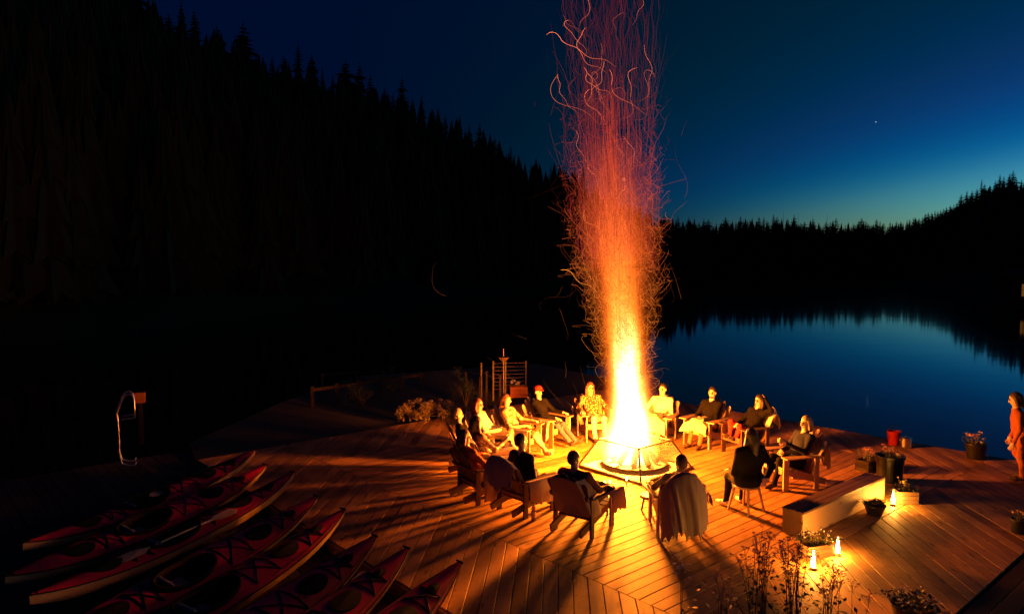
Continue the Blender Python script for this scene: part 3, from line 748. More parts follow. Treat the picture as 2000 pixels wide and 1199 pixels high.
class Body:
    def __init__(s): s.p = []
    def cap(s, a, b, ra, rb, g, k=.03): s.p.append(('c', np.array(a, float), np.array(b, float), ra, rb, g, k)); return s
    def ell(s, c, r, g, k=.03, rot=None): s.p.append(('e', np.array(c, float), np.array(r, float), np.array(rot) if rot is not None else np.eye(3), 0, g, k)); return s
    @staticmethod
    def dist(p, X):
        if p[0] == 'c':
            _, a, b, ra, rb, _, _ = p; ab = b - a; L2 = ab @ ab + 1e-9
            t = np.clip(((X - a) @ ab) / L2, 0, 1); return np.linalg.norm(X - a - t[..., None]*ab, axis=-1) - (ra + t*(rb - ra))
        _, c, r, rot, _, _, _ = p
        q = ((X - c) @ rot) / r; l = np.linalg.norm(q, axis=-1); return (l - 1) * l / (np.linalg.norm(q / r, axis=-1) + 1e-9)
    def bounds(s, p):
        if p[0] == 'c': m = max(p[3], p[4]); return np.minimum(p[1], p[2]) - m, np.maximum(p[1], p[2]) + m
        m = p[2].max(); return p[1] - m, p[1] + m
    def mesh(s, name, mats, groups, h=.011, wrinkle=()):
        lo = np.min([s.bounds(p)[0] for p in s.p], 0) - .05; hi = np.max([s.bounds(p)[1] for p in s.p], 0) + .05
        n = np.ceil((hi - lo) / h).astype(int) + 1; F = np.full(n, .2)
        for p in s.p:
            k = p[6]; b0, b1 = s.bounds(p); i0 = np.maximum(((b0 - k - .03 - lo) / h).astype(int), 0); i1 = np.minimum(((b1 + k + .03 - lo) / h).astype(int) + 2, n)
            ax = [lo[d] + h*np.arange(i0[d], i1[d]) for d in range(3)]
            X = np.stack(np.meshgrid(*ax, indexing='ij'), -1); D = s.dist(p, X)
            sl = tuple(slice(i0[d], i1[d]) for d in range(3)); A = F[sl]
            hh = np.maximum(k - np.abs(A - D), 0) / k; F[sl] = np.minimum(A, D) - hh*hh*k*.25
        V, Q = surface_nets(F, lo, h)
        gi = [p[5] for p in s.p]; best = np.full(len(V), 9.); lab = np.zeros(len(V), int)
        for p, g_ in zip(s.p, gi):
            d = s.dist(p, V); d = d - (.003 if g_ in ('eye', 'lip') else 0); m = d < best; best[m] = d[m]; lab[m] = groups.index(g_)
        fl_ = lab[Q[:, 0]]
        me = bpy.data.meshes.new(name); me.vertices.add(len(V)); me.vertices.foreach_set('co', V.ravel())
        me.loops.add(Q.size); me.loops.foreach_set('vertex_index', Q.ravel().astype(np.int32))
        me.polygons.add(len(Q)); me.polygons.foreach_set('loop_start', np.arange(0, Q.size, 4, dtype=np.int32))
        for m in mats: me.materials.append(m)
        me.polygons.foreach_set('material_index', fl_.astype(np.int32)); me.polygons.foreach_set('use_smooth', np.ones(len(Q), bool))
        me.update(); me.validate(); return me
def rotz(a): c, s = math.cos(a), math.sin(a); return np.array([[c, -s, 0], [s, c, 0], [0, 0, 1]])
def rotx(a): c, s = math.cos(a), math.sin(a); return np.array([[1, 0, 0], [0, c, -s], [0, s, c]])
def roty(a): c, s = math.cos(a), math.sin(a); return np.array([[c, 0, s], [0, 1, 0], [-s, 0, c]])

def person(name_label, loc, rz, lean=24, head_yaw=0, head_pitch=6, head_roll=0, legs='down', arms=('rest', 'rest'), top='c_black', bottom='c_denim', shoes='c_shoe', skin='skin',
           hair='h_dark', hair_style='short', sleeves='long', shins='cloth', hip=(0, -.15, .43), build=1.0, coat=False, hat=None, stand=False, hoodie=False):
    B = Body(); bw = build * 1.07
    hip = np.array(hip, float); Lr = R(lean); up = np.array([0, -math.sin(Lr), math.cos(Lr)])
    belly = hip + up*.17 + np.array([0, .02, 0]); chest = hip + up*.36; neck = hip + up*.53
    B.ell(hip, (.165*bw, .125*bw, .115), 'bottom', .05); B.cap(hip, belly, .13*bw, .125*bw, 'top', .06)
    RT = rotx(Lr)
    B.ell(hip + up*.25, (.155*bw, .115*bw, .19), 'top', .05, RT); B.ell(chest, (.17*bw, .115*bw, .16), 'top', .05, RT)
    sh = {}
    for s in (-1, 1):
        sh[s] = neck - up*.06 + np.array([s*.175*bw, .0, 0]); B.cap(neck - up*.035 + np.array([s*.05, 0, 0]), sh[s], .062, .066*bw, 'top', .05)
    if hoodie: B.ell(neck + np.array([0, -.07, -.01]), (.11, .07, .07), 'top', .04)
    # head
    hd = neck + .185*np.array([0, -math.sin(Lr*.35), math.cos(Lr*.35)]) + np.array([0, .015, 0])
    B.cap(neck - up*.02, hd - np.array([0, 0, .05]), .056, .052, 'skin', .03)
    HR = rotz(R(head_yaw)) @ rotx(R(-head_pitch)) @ roty(R(head_roll))
    def hp_(x_, y_, z_): return hd + HR @ np.array([x_, y_, z_])
    B.ell(hp_(0, -.012, .035), (.074, .092, .086), 'skin', .03, HR); B.ell(hp_(0, .028, -.045), (.054, .058, .068), 'skin', .04, HR)
    B.cap(hp_(0, .086, .012), hp_(0, .104, -.022), .011, .016, 'skin', .02)
    for s in (-1, 1):
        B.ell(hp_(s*.076, -.005, -.008), (.012, .022, .032), 'skin', .012, HR)
        B.ell(hp_(s*.031, .083, .013), (.015, .010, .009), 'eye', .006, HR)
        B.cap(hp_(s*.016, .09, .034), hp_(s*.047, .08, .036), .007, .005, 'hairc', .01)
    B.ell(hp_(0, .082, -.062), (.024, .012, .009), 'lip', .008, HR)
    # arms
    def hand(w, d, palm_n, side):
        d = d / np.linalg.norm(d); pn = palm_n - d*(palm_n @ d); pn /= np.linalg.norm(pn); ac = np.cross(d, pn)
        rot = np.stack([ac, d, pn], 1); B.ell(w + d*.05, (.042, .055, .018), 'skin', .02, rot)
        for i, (o, l) in enumerate(((-.033, .062), (-.011, .075), (.011, .072), (.033, .056))):
            a = w + d*.088 + ac*o; m = a + d*l*.55 + pn*.006 + ac*o*.12; e_ = m + d*l*.4 + pn*.026
            B.cap(a, m, .0115, .0105, 'skin', .006); B.cap(m, e_, .0105, .009, 'skin', .006)
        a = w + d*.035 - ac*.036*side; m = a + d*.032 - ac*.032*side + pn*.012; B.cap(a, m, .0135, .012, 'skin', .012); B.cap(m, m + d*.034 + pn*.01, .012, .010, 'skin', .006)
    for s, a in ((-1, arms[0]), (1, arms[1])):
        S = sh[s]
        if a == 'rest': el = np.array([s*.33, -.14, .67]); wr = np.array([s*.335, .10, .655]); pn = (0, 0, -1)
        elif a == 'lap': el = np.array([s*.27, -.12, .60]); wr = np.array([s*.075, .12, .62]); pn = (0, -.3, -1)
        elif a == 'knee': el = np.array([s*.26, .0, .66]); wr = np.array([s*.13, .24, .62]); pn = (0, 0, -1)
        elif a == 'chin': el = np.array([s*.2, .10, .66]); wr = hd + np.array([s*.05, .12, -.15]); pn = (0, -1, .2)
        elif a == 'cup': el = np.array([s*.28, -.10, .66]); wr = np.array([s*.14, .16, .80]); pn = (-s*1.0, .2, 0)
        elif a == 'head': el = S + np.array([s*.24, .02, .12]); wr = hd + np.array([s*.10, -.07, .04]); pn = (-s, .3, 0)
        elif a == 'cross': el = np.array([s*.25, -.08, .66]); wr = np.array([-s*.06, .06, .70 + .03*s]); pn = (0, -1, -.3)
        elif a == 'back': el = S + np.array([s*.10, -.17, -.24]); wr = S + np.array([-s*.02, -.19, -.40]); pn = (0, 1, 0)
        elif a == 'out': el = S + np.array([s*.13, .10, -.22]); wr = S + np.array([s*.20, .32, -.16]); pn = (0, 0, -1)
        elif a == 'down': el = S + np.array([s*.07, -.02, -.27]); wr = S + np.array([s*.08, .06, -.50]); pn = (-s, 0, 0)
        pn = np.array(pn, float)
        B.cap(S, el, .058*bw, .048, 'top', .04); fg = 'top' if sleeves == 'long' else 'skin'
        B.cap(el, wr, .046 if fg == 'top' else .04, .033 if fg == 'top' else .026, fg, .025)
        dr = wr - el; dr = dr/np.linalg.norm(dr)
        if a == 'lap': dr = np.array([-s*.8, .6, -.1])
        B.cap(wr - dr*.01, wr + dr*.03, .027, .026, 'skin', .02); hand(wr + dr*.01, dr, pn, s)
    # legs
    def leg(s, kn, an, toe):
        hj = hip + np.array([s*.095*bw, .03, -.01]); kn = np.array(kn, float); an = np.array(an, float); toe = np.array(toe, float)
        g1 = 'bottom' if shins != 'shorts' else 'bottom'
        B.cap(hj, kn, .094*bw, .063, g1, .05)
        gs_ = 'bottom' if shins == 'cloth' else 'skin'; m = kn*.6 + an*.4; back = np.array([0, -.02, 0])
        B.cap(kn, m + back, .06 if gs_ == 'bottom' else .053, .058 if gs_ == 'bottom' else .05, gs_, .03); B.cap(m + back, an, .056 if gs_ == 'bottom' else .048, .047 if gs_ == 'bottom' else .036, gs_, .03)
        gf = 'shoe' if shoes else 'skin'; dt = toe - an
        B.cap(an + np.array([0, -.015, -.03]), an + dt*.55 + np.array([0, 0, -.02]), .042, .042, gf, .03); B.cap(an + dt*.55 + np.array([0, 0, -.02]), toe, .043, .03, gf, .03)
    if legs == 'down':
        for s in (-1, 1): leg(s, (s*.12, .28, .50), (s*.125, .40, .10), (s*.15, .58, .045))
    elif legs == 'out':
        for s in (-1, 1): leg(s, (s*.10, .30, .45), (s*.10, .66, .13), (s*.13, .78, .17))
    elif legs == 'ankles':
        leg(-1, (-.10, .30, .48), (.05, .60, .11), (.09, .74, .12)); leg(1, (.11, .31, .49), (-.03, .55, .12), (-.06, .70, .13))
    elif legs == 'crossed':
        leg(-1, (-.10, .29, .50), (-.10, .40, .10), (-.12, .58, .045)); leg(1, (.00, .31, .60), (-.16, .56, .36), (-.20, .70, .28))
    elif legs == 'figure4':
        leg(-1, (-.13, .28, .50), (-.13, .42, .10), (-.15, .60, .045)); leg(1, (.30, .24, .60), (-.06, .29, .62), (-.22, .34, .66))
    elif legs == 'tucked':
        leg(-1, (-.16, .26, .62), (-.10, .30, .42 - .03), (-.08, .46, .40)); leg(1, (.14, .24, .66), (.10, .29, .42), (.10, .45, .40))
    elif legs == 'stool':
        for s in (-1, 1): leg(s, (s*.15, .27, .50), (s*.16 + .0, .30, .10), (s*.20, .48, .045))
    elif legs == 'stand':
        leg(-1, (-.1, hip[1] + .06, .48), (-.1, hip[1] + .01, .10), (-.13, hip[1] + .2, .045)); leg(1, (.1, hip[1] + .10, .48), (.12, hip[1] - .06, .10), (.16, hip[1] + .12, .045))
    if coat:
        B.ell(hip + np.array([0, -.02, .02]), (.22*bw, .19*bw, .16), 'top', .06); B.ell(hip + up*.3, (.2*bw, .15*bw, .27), 'top', .08, RT)
    groups = ['top', 'bottom', 'skin', 'shoe', 'eye', 'lip', 'hairc']
    me = B.mesh('person', [M[top], M[bottom], M[skin], M[shoes or 'skin'], M['eye'], M['lip'], M[hair]], groups)
    o = bpy.data.objects.new('person', me); COL.objects.link(o); o.location = loc; o.rotation_euler = (0, 0, rz); o.scale = (1.04,)*3; tag(o, name_label, 'person')
    # hair
    if hair_style != 'none':
        Hh = Body(); g0 = 'h'
        Hh.ell(hp_(0, -.022, .05), (.083, .094, .087), g0, .03, HR); Hh.ell(hp_(0, -.05, .0), (.081, .07, .085), g0, .03, HR)
        if hair_style in ('bob', 'long'):
            for s in (-1, 1): Hh.cap(hp_(s*.07, -.01, .03), hp_(s*.082, -.01, -.10), .03, .03, g0, .03)
            Hh.cap(hp_(0, -.07, 0), hp_(0, -.085, -.13), .075, .06, g0, .04)
        if hair_style == 'long':
            e_ = neck + np.array([0, -.10, -.16]); Hh.cap(hp_(0, -.085, -.10), e_, .075, .05, g0, .05)
            for s in (-1, 1): Hh.cap(hp_(s*.082, -.01, -.08), sh[s]*.6 + neck*.4 + np.array([0, .05, -.10]), .032, .018, g0, .04)
        if hair_style == 'bun': Hh.ell(hp_(0, -.105, .06), (.05, .045, .045), g0, .02, HR)
        if hair_style == 'pony': Hh.cap(hp_(0, -.10, .05), hp_(0, -.15, -.10), .03, .022, g0, .03); Hh.cap(hp_(0, -.15, -.10), hp_(0, -.13, -.20), .022, .01, g0, .02)
        if hair_style == 'beard': Hh.ell(hp_(0, .045, -.085), (.05, .045, .04), g0, .02, HR)
        hm = Hh.mesh('hair', [M[hair]], ['h'], h=.010); ho = bpy.data.objects.new('hair', hm); COL.objects.link(ho); ho.parent = o
    if hat:
        # cap: dome and peak
        Hc = Body(); Hc.ell(hp_(0, -.018, .075), (.090, .102, .068), 'h', .02, HR); Hc.ell(hp_(0, .10, .055), (.065, .06, .010), 'h', .02, HR)
        hm = Hc.mesh('cap', [M[hat]], ['h'], h=.010); ho = bpy.data.objects.new('cap', hm); COL.objects.link(ho); ho.parent = o
    return o

# (angle round the fire, distance, chair, person)
def sit(deg, r, chair_label, person_label, src=None, off=0.0, dxy=(0, 0), **kw):
    ch = place_chair(deg, r, chair_label, src, off)
    return person(person_label, ring(deg, r), face(deg, off), **kw)
sit(271, 3.35, 'lounge chair nearest the camera wholly hung with a pale blanket', 'person sunk in the blanket-hung chair nearest the camera, back turned', lean=24, head_yaw=8, top='c_grey', hair='h_brown', legs='out', arms=('rest', 'lap'))
sit(248, 3.6, 'lounge chair seen from behind with a pale cloth over its right arm', 'broad-shouldered person with cropped hair wrapped in a blanket, back to the camera', src=chair_b, off=-14, lean=18, top='c_brown', bottom='c_denim', hair='h_brown', arms=('rest', 'rest'), legs='figure4', build=1.12, head_yaw=-6)
sit(228, 3.35, 'dark lounge chair draped with a pale blanket, wine bottle on the deck beside it', 'person in a dark shirt seen from behind, at front left by the wine bottle', src=chair_b, off=-6, lean=10, top='c_black', hair='h_dark', legs='down', arms=('rest', 'lap'), head_yaw=-12, hip=(0.02, -.06, .44))
sit(212, 3.5, 'dark lounge chair at the left end, its back to the kayaks', 'person with brown bobbed hair leaning back in the leftmost chair', src=chair_b, lean=26, top='c_rust', bottom='c_tan', hair='h_auburn', hair_style='bob', head_yaw=-28, legs='ankles', arms=('rest', 'lap'))
sit(198, 2.95, 'lounge chair second from the left end, covered by a pale throw', 'person in a pale printed top with dark hair at left, face lit by the fire', lean=22, top='c_print', bottom='c_cream', hair='h_dark', hair_style='long', arms=('lap', 'cup'), legs='crossed', head_yaw=12)
sit(184, 3.2, 'lounge chair with a pale back slat fan at left, behind the printed top', 'bald-cropped person in a dark jacket at left looking at the fire', lean=24, top='c_black', bottom='c_denim', hair='h_fair', hair_style='short', legs='down', arms=('rest', 'lap'), head_yaw=10)
sit(167, 2.95, 'lounge chair with a tall pale back behind two huddled people at left', 'person in a white top with long auburn hair, huddled with a neighbour at left', lean=20, top='c_white', bottom='c_brown', hair='h_auburn', hair_style='long', legs='crossed', arms=('lap', 'lap'), head_yaw=-18, head_roll=6)
sit(155, 2.55, 'lounge chair at far left in front of the flower crate', 'barefoot person with bare crossed legs and auburn hair at left', lean=20, top='c_print', bottom='c_brown', shoes=None, shins='bare', hair='h_auburn', hair_style='bob', legs='ankles', arms=('rest', 'lap'), head_yaw=24, sleeves='short')
sit(129, 2.6, 'lounge chair behind the person in a red cap', 'person in a dark jacket and red cap behind the fire at left, legs stretched out', off=10, lean=18, top='c_black', bottom='c_denim', hair='h_dark', hat='c_red', legs='out', arms=('rest', 'knee'), head_yaw=-8)
sit(102, 2.55, 'lounge chair close behind the flames at left', 'person in a floral shirt with long dark hair right behind the fire', lean=22, top='c_floral', bottom='c_white', hair='h_auburn', hair_style='long', legs='down', arms=('rest', 'rest'), head_pitch=10)
sit(68, 2.45, 'lounge chair close behind the flames at right', 'person in a white shirt with crossed legs just right of the flames', off=-8, lean=18, top='c_white', bottom='c_tan', hair='h_dark', hair_style='short', legs='figure4', arms=('lap', 'rest'), sleeves='short', hoodie=True)
sit(44, 2.65, 'lounge chair with a pale back at far right behind the bearded person', 'bearded person in a dark jacket facing the fire at far right', lean=16, top='c_black', bottom='c_rust', hair='h_dark', hair_style='beard', legs='down', arms=('knee', 'lap'), head_yaw=14)
sit(23, 2.8, 'lounge chair with a cream throw at far right behind the red shirt', 'person with long dark hair and red shirt under a dark jacket at far right', src=chair_b, lean=24, top='c_black', bottom='c_red', hair='h_dark', hair_style='long', legs='tucked', arms=('head', 'lap'), head_yaw=10)
sit(337, 2.95, 'lounge chair at right with slatted back showing above a grey blanket', 'person with fair long hair at right turned in profile to the fire', off=38, lean=18, top='c_navy', bottom='c_black', skin='skin', hair='h_fair', hair_style='bob', legs='down', arms=('cup', 'lap'), head_yaw=4)
# the one on the stool
sp_ = Vector((3.95, 12.12, 0))
stool = empty('stool', sp_, R(35)); stool.scale = (1.04,)*3; tag(stool, 'small wooden stool with four splayed legs under the dark coated person', 'stool')
MB().lathe([(0, .435), (.20, .435), (.215, .42), (.20, .395), (0, .395)], 24).build('seat', M['chair_wood'], stool, smooth=False)
for sx in (-1, 1):
    for sy in (-1, 1): MB().tube([(sx*.13, sy*.13, .40), (sx*.20, sy*.20, 0)], [.024, .019], 8).build('leg', M['chair_wood'], stool)
sp_person = person('person in a long dark coat on the stool, back to the camera, bare feet', sp_, R(22), lean=6, hip=(0, -.02, .53), top='c_black', bottom='c_black', shoes=None, hair='h_dark', hair_style='long', legs='stool', arms=('knee', 'back'), coat=True, head_yaw=0, build=1.12)
# the one at the right edge
pr = at(1986, 938); person('person at the right edge of the picture in rust-coloured clothes', (pr.x + .1, pr.y, 0), R(60), lean=-14, hip=(0, 0, .80), top='c_rust', bottom='c_rust', hair='h_dark', hair_style='bob', legs='stand', arms=('down', 'down'), head_pitch=18, build=1.1)

# ================================================================== BLANKETS AND CUSHIONS
def noise1(x, s): return math.sin(x*1.7 + s) + .6*math.sin(x*3.9 + 2.3*s) + .35*math.sin(x*7.7 + 1.1*s)
def drape(name, P, m, label, loc, rz, cat='blanket', thick=.012, group=None):
    o = MB().grid(P).build(name, m, smooth=True); o.location = loc; o.rotation_euler = (0, 0, rz); o.scale = (1.04,)*3
    s = o.modifiers.new('solid', 'SOLIDIFY'); s.thickness = thick; s.offset = 0
    u = o.modifiers.new('sub', 'SUBSURF'); u.levels = 1; u.render_levels = 1
    tag(o, label, cat, group); return o
def back_throw(deg, r, off, label, m, w0=.30, w1=.40, hang=.12, front=.25, seed=1, skew=0.0, top=1.0, amp=.03, nu=34, nv=22, fringe=0.0, bulge=.0, arch=.22):
    """cloth laid over the chair back: down the front a little, over the top, then hanging behind in folds"""
    lean = R(26); up = Vector((0, -math.sin(lean), math.cos(lean))); b0 = Vector((0, -.27, .26)); P = []
    Ltop = top*.80
    for i in range(nv):
        v = i/(nv-1); row = []
        for j in range(nu):
            u = j/(nu-1)*2 - 1
            fold = noise1(u*2.7 + seed + .9*math.sin(v*2.6 + seed) + .5*v*u + .35*noise1(u*1.3, seed*1.7), seed)*(.55 + .45*math.sin(u*2.3 + seed))
            edge = 1 - arch*abs(u)**2.3
            if v < .22:
                f = 1 - v/.22; l = Ltop*edge - front*f; p = b0 + up*l + Vector((0, .05, .02)); x_ = u*w0
                q = Vector((x_, p.y + .006*fold, p.z))
            else:
                f = (v - .22)/.78; zt = (b0 + up*Ltop*edge).z + .03; yt = (b0 + up*Ltop*edge).y - .03
                bot = hang + .05*noise1(u*3 + seed*2, seed) + fringe*abs(noise1(u*11, seed))*.5 + .08*skew*u
                z = zt + (bot - zt)*f; wx = w0 + (w1 - w0)*f**.7
                q = Vector((u*wx + .015*fold*f + skew*.05*f, yt - .05*math.sin(min(f*3, 1.57)) - amp*fold*f**.6 - .03*f - bulge*math.cos(u*1.5)*f, z))
            row.append(q)
        P.append(row)
    return drape('blanket', P, m, label, ring(deg, r), face(deg, off))
def arm_throw(deg, r, off, side, label, m, seed=1, l0=-.34, l1=.36, drop=.42, inner=.2):
    """cloth over one chair arm, hanging outside"""
    P = []; n = 20
    for i in range(n):
        v = i/(n-1); row = []
        y = l0 + (l1 - l0)*v
        for j in range(14):
            u = j/13; f = noise1(v*6 + seed, seed)
            if u < .3: x_ = .24 + .2*u/.3; z = .622 - inner*(1-u/.3)**1.6*.6
            else:
                g_ = (u-.3)/.7; x_ = .455 + .035*math.sin(g_*2) + .018*f*g_; z = .622 - (drop + .04*noise1(v*4, seed))*g_**1.15
            row.append(Vector((side*x_, y + .01*f*u, z)))
        P.append(row)
    return drape('blanket', P, m, label, ring(deg, r), face(deg, off))
def shoulders_throw(deg, r, off, label, m, seed=1, lean=18, hang=.22, wid=.30, hip=(0, -.15, .43)):
    """wrap round the shoulders and down the back of the sitter and chair"""
    Lr = R(lean); P = []
    for i in range(20):
        v = i/19; row = []
        for j in range(30):
            u = j/29*2 - 1; f = noise1(u*4 + seed, seed)
            ang = u*2.0                                    # wraps from one side of the chest round the back to the other
            zt = .92 - .05*abs(u) ; z = zt + (hang - zt)*v
            cy = hip[1] - math.sin(Lr)*(z - .43)*1.0
            rx = wid*(.72 + .38*v**.6) + .012*f*v; ry = .17 + .12*v + .012*f*v
            y = min(cy - ry*math.cos(ang), .30); back = -.27 - math.tan(R(26))*(z - .26) - .05
            if math.cos(ang) > .2: y = min(y, back - .02*f*v)
            row.append(Vector((rx*math.sin(ang), y, z)))
        P.append(row)
    return drape('blanket', P, m, label, ring(deg, r), face(deg, off))
back_throw(271, 3.35, 0, 'long grey blanket hanging in folds over the chair nearest the camera', M['blanket_grey'], w0=.33, w1=.34, hang=.05, seed=2.2, amp=.04, fringe=.25, skew=.5, top=1.08, arch=.42)
arm_throw(271, 3.35, 0, 1, 'loose end of pale cloth over the right arm of the nearest chair', M['blanket_tan'], 3, drop=.2, l0=-.3, l1=.05)
shoulders_throw(248, 3.6, -14, 'brown blanket round the shoulders of the broad person seen from behind', M['blanket_grey'], 1.4, hang=.30)
arm_throw(248, 3.6, -14, 1, 'tan cloth with square corners hanging over a chair arm, left of centre', M['blanket_tan'], 2, l0=-.02, l1=.40, drop=.30)
arm_throw(228, 3.35, -6, 1, 'pale throw sagging over the chair arm above the wine bottle', M['blanket_tan'], 4.4, l0=-.40, l1=.38, drop=.36)
back_throw(228, 3.35, -6, 'light throw over the back of the dark chair at front left', M['blanket_tan'], w0=.33, w1=.34, hang=.52, seed=5.1, front=.3, amp=.015)
arm_throw(212, 3.5, 0, 1, 'orange-brown throw trailing to the deck from the leftmost chair', M['blanket_tan'], 6.4, l0=-.3, l1=.3, drop=.52)
back_throw(198, 2.95, 0, 'cream throw over the second chair from the left', M['blanket_cream'], w0=.32, w1=.34, hang=.5, seed=7.7, amp=.012)
arm_throw(155, 2.55, 0, 1, 'cream cloth draped over a chair arm beside bare legs', M['blanket_cream'], 8.4, drop=.36)
arm_throw(129, 2.6, 10, 1, 'pale towel over the chair arm of the person in a red cap', M['blanket_cream'], 9.4, l0=.05, l1=.36, drop=.4)
back_throw(23, 2.8, 0, 'cream throw over the back of the chair at far right', M['blanket_cream'], w0=.32, w1=.34, hang=.6, seed=3.3, front=.4, amp=.012)
back_throw(337, 2.95, 38, 'grey blanket hung over the slatted chair at right', M['blanket_grey'], w0=.36, w1=.40, hang=.40, seed=8.8, front=.3, top=.80, amp=.02, skew=1)

def lap_throw(deg, r, off, label, m, seed, drop=.30, w=.27):
    P = []
    for i in range(22):
        v = i/21; row = []
        for j in range(20):
            u = j/19*2 - 1; f = noise1(u*3.4 + v*2.1 + seed, seed)
            if v < .5: y = -.06 + .44*v/.5; z = .60 + .03*math.cos(u*3.1) - .10*abs(u)**3
            else: q_ = (v-.5)/.5; y = .385 + .06*math.sin(q_*1.6) + .02*f*q_; z = .595 - drop*q_**1.2 - .08*abs(u)**3
            row.append(Vector((u*w*(1 + .18*v) + .01*f, y + .012*f*v, z + .012*f)))
        P.append(row)
    return drape('blanket', P, m, label, ring(deg, r), face(deg, off))
lap_throw(198, 2.95, 0, 'pale throw over the lap of the person in a printed top', M['blanket_cream'], 1.3)
lap_throw(167, 2.95, 0, 'tan throw over the knees of the person in a white top', M['blanket_tan'], 2.6, .36)
lap_throw(44, 2.65, 0, 'light throw over the knees of the bearded person', M['blanket_cream'], 4.1, .22)
lap_throw(68, 2.45, -8, 'cream throw over the lap just right of the flames', M['blanket_cream'], 5.7, .3)
lap_throw(212, 3.5, 0, 'rumpled tan throw over the lap in the leftmost chair', M['blanket_tan'], 7.2, .34)

# ================================================================== KAYAKS
KL = 4.95
def kayak_shape(f):
    e = abs(2*f - 1); w = .295*(1 - e**2.3)**.9 + .004
    sheer = .215 + .17*e**3.2; keel = .0 + .27*e**4.5
    return w, sheer, keel
def make_kayak():
    e = empty('kayak')
    nS = 56; hull = MB(); deck_ = MB(); HP = []; DP = []
    for i in range(nS + 1):
        f = i/nS; w, sh_, kl = kayak_shape(f); x_ = f*KL; row = []
        for j in range(13):
            a = -math.pi/2 + math.pi*j/12
            row.append((x_, w*math.sin(a), sh_ - (sh_ - kl)*(math.cos(a)**.75 if math.cos(a) > 0 else 0)))
        HP.append(row); row = []
        for j in range(11):
            u = j/5 - 1; row.append((x_, u*w*1.01, sh_ + .012 + .075*(w/.3)*(1 - abs(u)**1.6)))
        DP.append(row)
    hull.grid(HP).build('hull', M['kayak_hull'], e, smooth=True)
    cx, ca, cbb = 2.15, .46, .205
    vs = [p for row in DP for p in row]; m = 11
    fs = []
    for i in range(nS):
        for j in range(m-1):
            c = (sum(vs[k][0] for k in (i*m+j, (i+1)*m+j))/2, (vs[i*m+j][1] + vs[i*m+j+1][1])/2)
            if ((c[0]-cx)/ca)**2 + (c[1]/cbb)**2 < 1: continue
            fs.append((i*m+j, i*m+j+1, (i+1)*m+j+1, (i+1)*m+j))
    deck_.add(vs, fs).build('deck', M['kayak_red'], e, smooth=True)
    # seam strip along the gunwale
    sm_ = MB()
    for s in (-1, 1): sm_.tube([(f/20*KL, s*(kayak_shape(f/20)[0] + .004), kayak_shape(f/20)[1] + .006) for f in range(21)], .009, 6)
    sm_.build('seam_strip', M['rubber'], e)
    def dz(x_, y_):
        w, sh_, _ = kayak_shape(x_/KL); return sh_ + .012 + .075*(w/.3)*(1 - min(abs(y_)/w, 1)**1.6)
    ringp = [(cx + (ca+.02)*math.cos(a), (cbb+.015)*math.sin(a), dz(cx + ca*math.cos(a), cbb*math.sin(a)) + .02) for a in [2*math.pi*k/36 for k in range(37)]]
    co = MB().tube(ringp, .026, 8, False); co.build('cockpit_rim', M['rubber'], e, smooth=True)
    tub = MB(); TP = []
    for k in range(6):
        q = k/5; TP.append([(cx + (ca+.03)*(1-.35*q*q)*math.cos(a), (cbb+.03)*(1-.2*q*q)*math.sin(a), .27 - .22*q) for a in [2*math.pi*j/24 for j in range(25)]])
    tub.grid(TP); tub.add([(cx - .3, -.18, .065), (cx + .3, -.18, .065), (cx + .3, .18, .065), (cx - .3, .18, .065)], [(0, 1, 2, 3)]); tub.build('cockpit_liner', M['rubber'], e)
    st_ = MB(); st_.box((cx - .08, 0, .10), (.34, .3, .06)); st_.box((cx - .30, 0, .22), (.05, .26, .22), Matrix.Rotation(R(-12), 3, 'Y')); st_.build('seat', M['pale_fabric'], e, bevel=.015)
    for hx, hl in ((3.55, .24), (1.05, .22), (4.25, .11)):
        h_ = MB(); n = 22
        top = [(hx + hl*math.cos(a), hl*.62*math.sin(a), dz(hx + hl*math.cos(a), hl*.62*math.sin(a)) + .016) for a in [2*math.pi*k/n for k in range(n)]]
        h_.add([(hx, 0, dz(hx, 0) + .03)] + top + [(p[0], p[1], p[2] - .02) for p in top], [(0, 1+k, 1+(k+1) % n) for k in range(n)] + [(1+k, 1+n+k, 1+n+(k+1) % n, 1+(k+1) % n) for k in range(n)])
        h_.build('hatch_cover', M['rubber'], e, smooth=False)
    bc = MB()
    for x0, x1 in ((2.75, 3.2), (3.9, 4.2), (1.35, 1.62)):
        for (ya, yb) in ((-.8, .8), (.8, -.8)):
            w0_ = kayak_shape(x0/KL)[0]; w1_ = kayak_shape(x1/KL)[0]
            bc.tube([(x0 + (x1-x0)*t, (ya*w0_*(1-t) + yb*w1_*t), dz(x0 + (x1-x0)*t, ya*w0_*(1-t) + yb*w1_*t) + .008) for t in [q/8 for q in range(9)]], .007, 5)
        for xx in (x0, x1):
            w_ = kayak_shape(xx/KL)[0]; bc.tube([(xx, -.8*w_ + 1.6*w_*t, dz(xx, -.8*w_ + 1.6*w_*t) + .008) for t in [q/8 for q in range(9)]], .007, 5)
    tag(bc.build('bungee_cord', M['cord'], e), kind='stuff')
    ll = MB()
    for s in (-1, 1): ll.tube([(x_, s*kayak_shape(x_/KL)[0]*.86, dz(x_, s*kayak_shape(x_/KL)[0]*.86) + .01) for x_ in [3.0 + q*.18 for q in range(10)]], .005, 5)
    tag(ll.build('deck_line', M['cord'], e), kind='stuff')
    for xx in (.06, KL - .06):
        MB().tube([(xx, -.05, dz(xx, 0) + .02), (xx, .05, dz(xx, 0) + .02)], .014, 8).build('grab_handle', M['rubber'], e)
    return e
kproto = make_kayak()
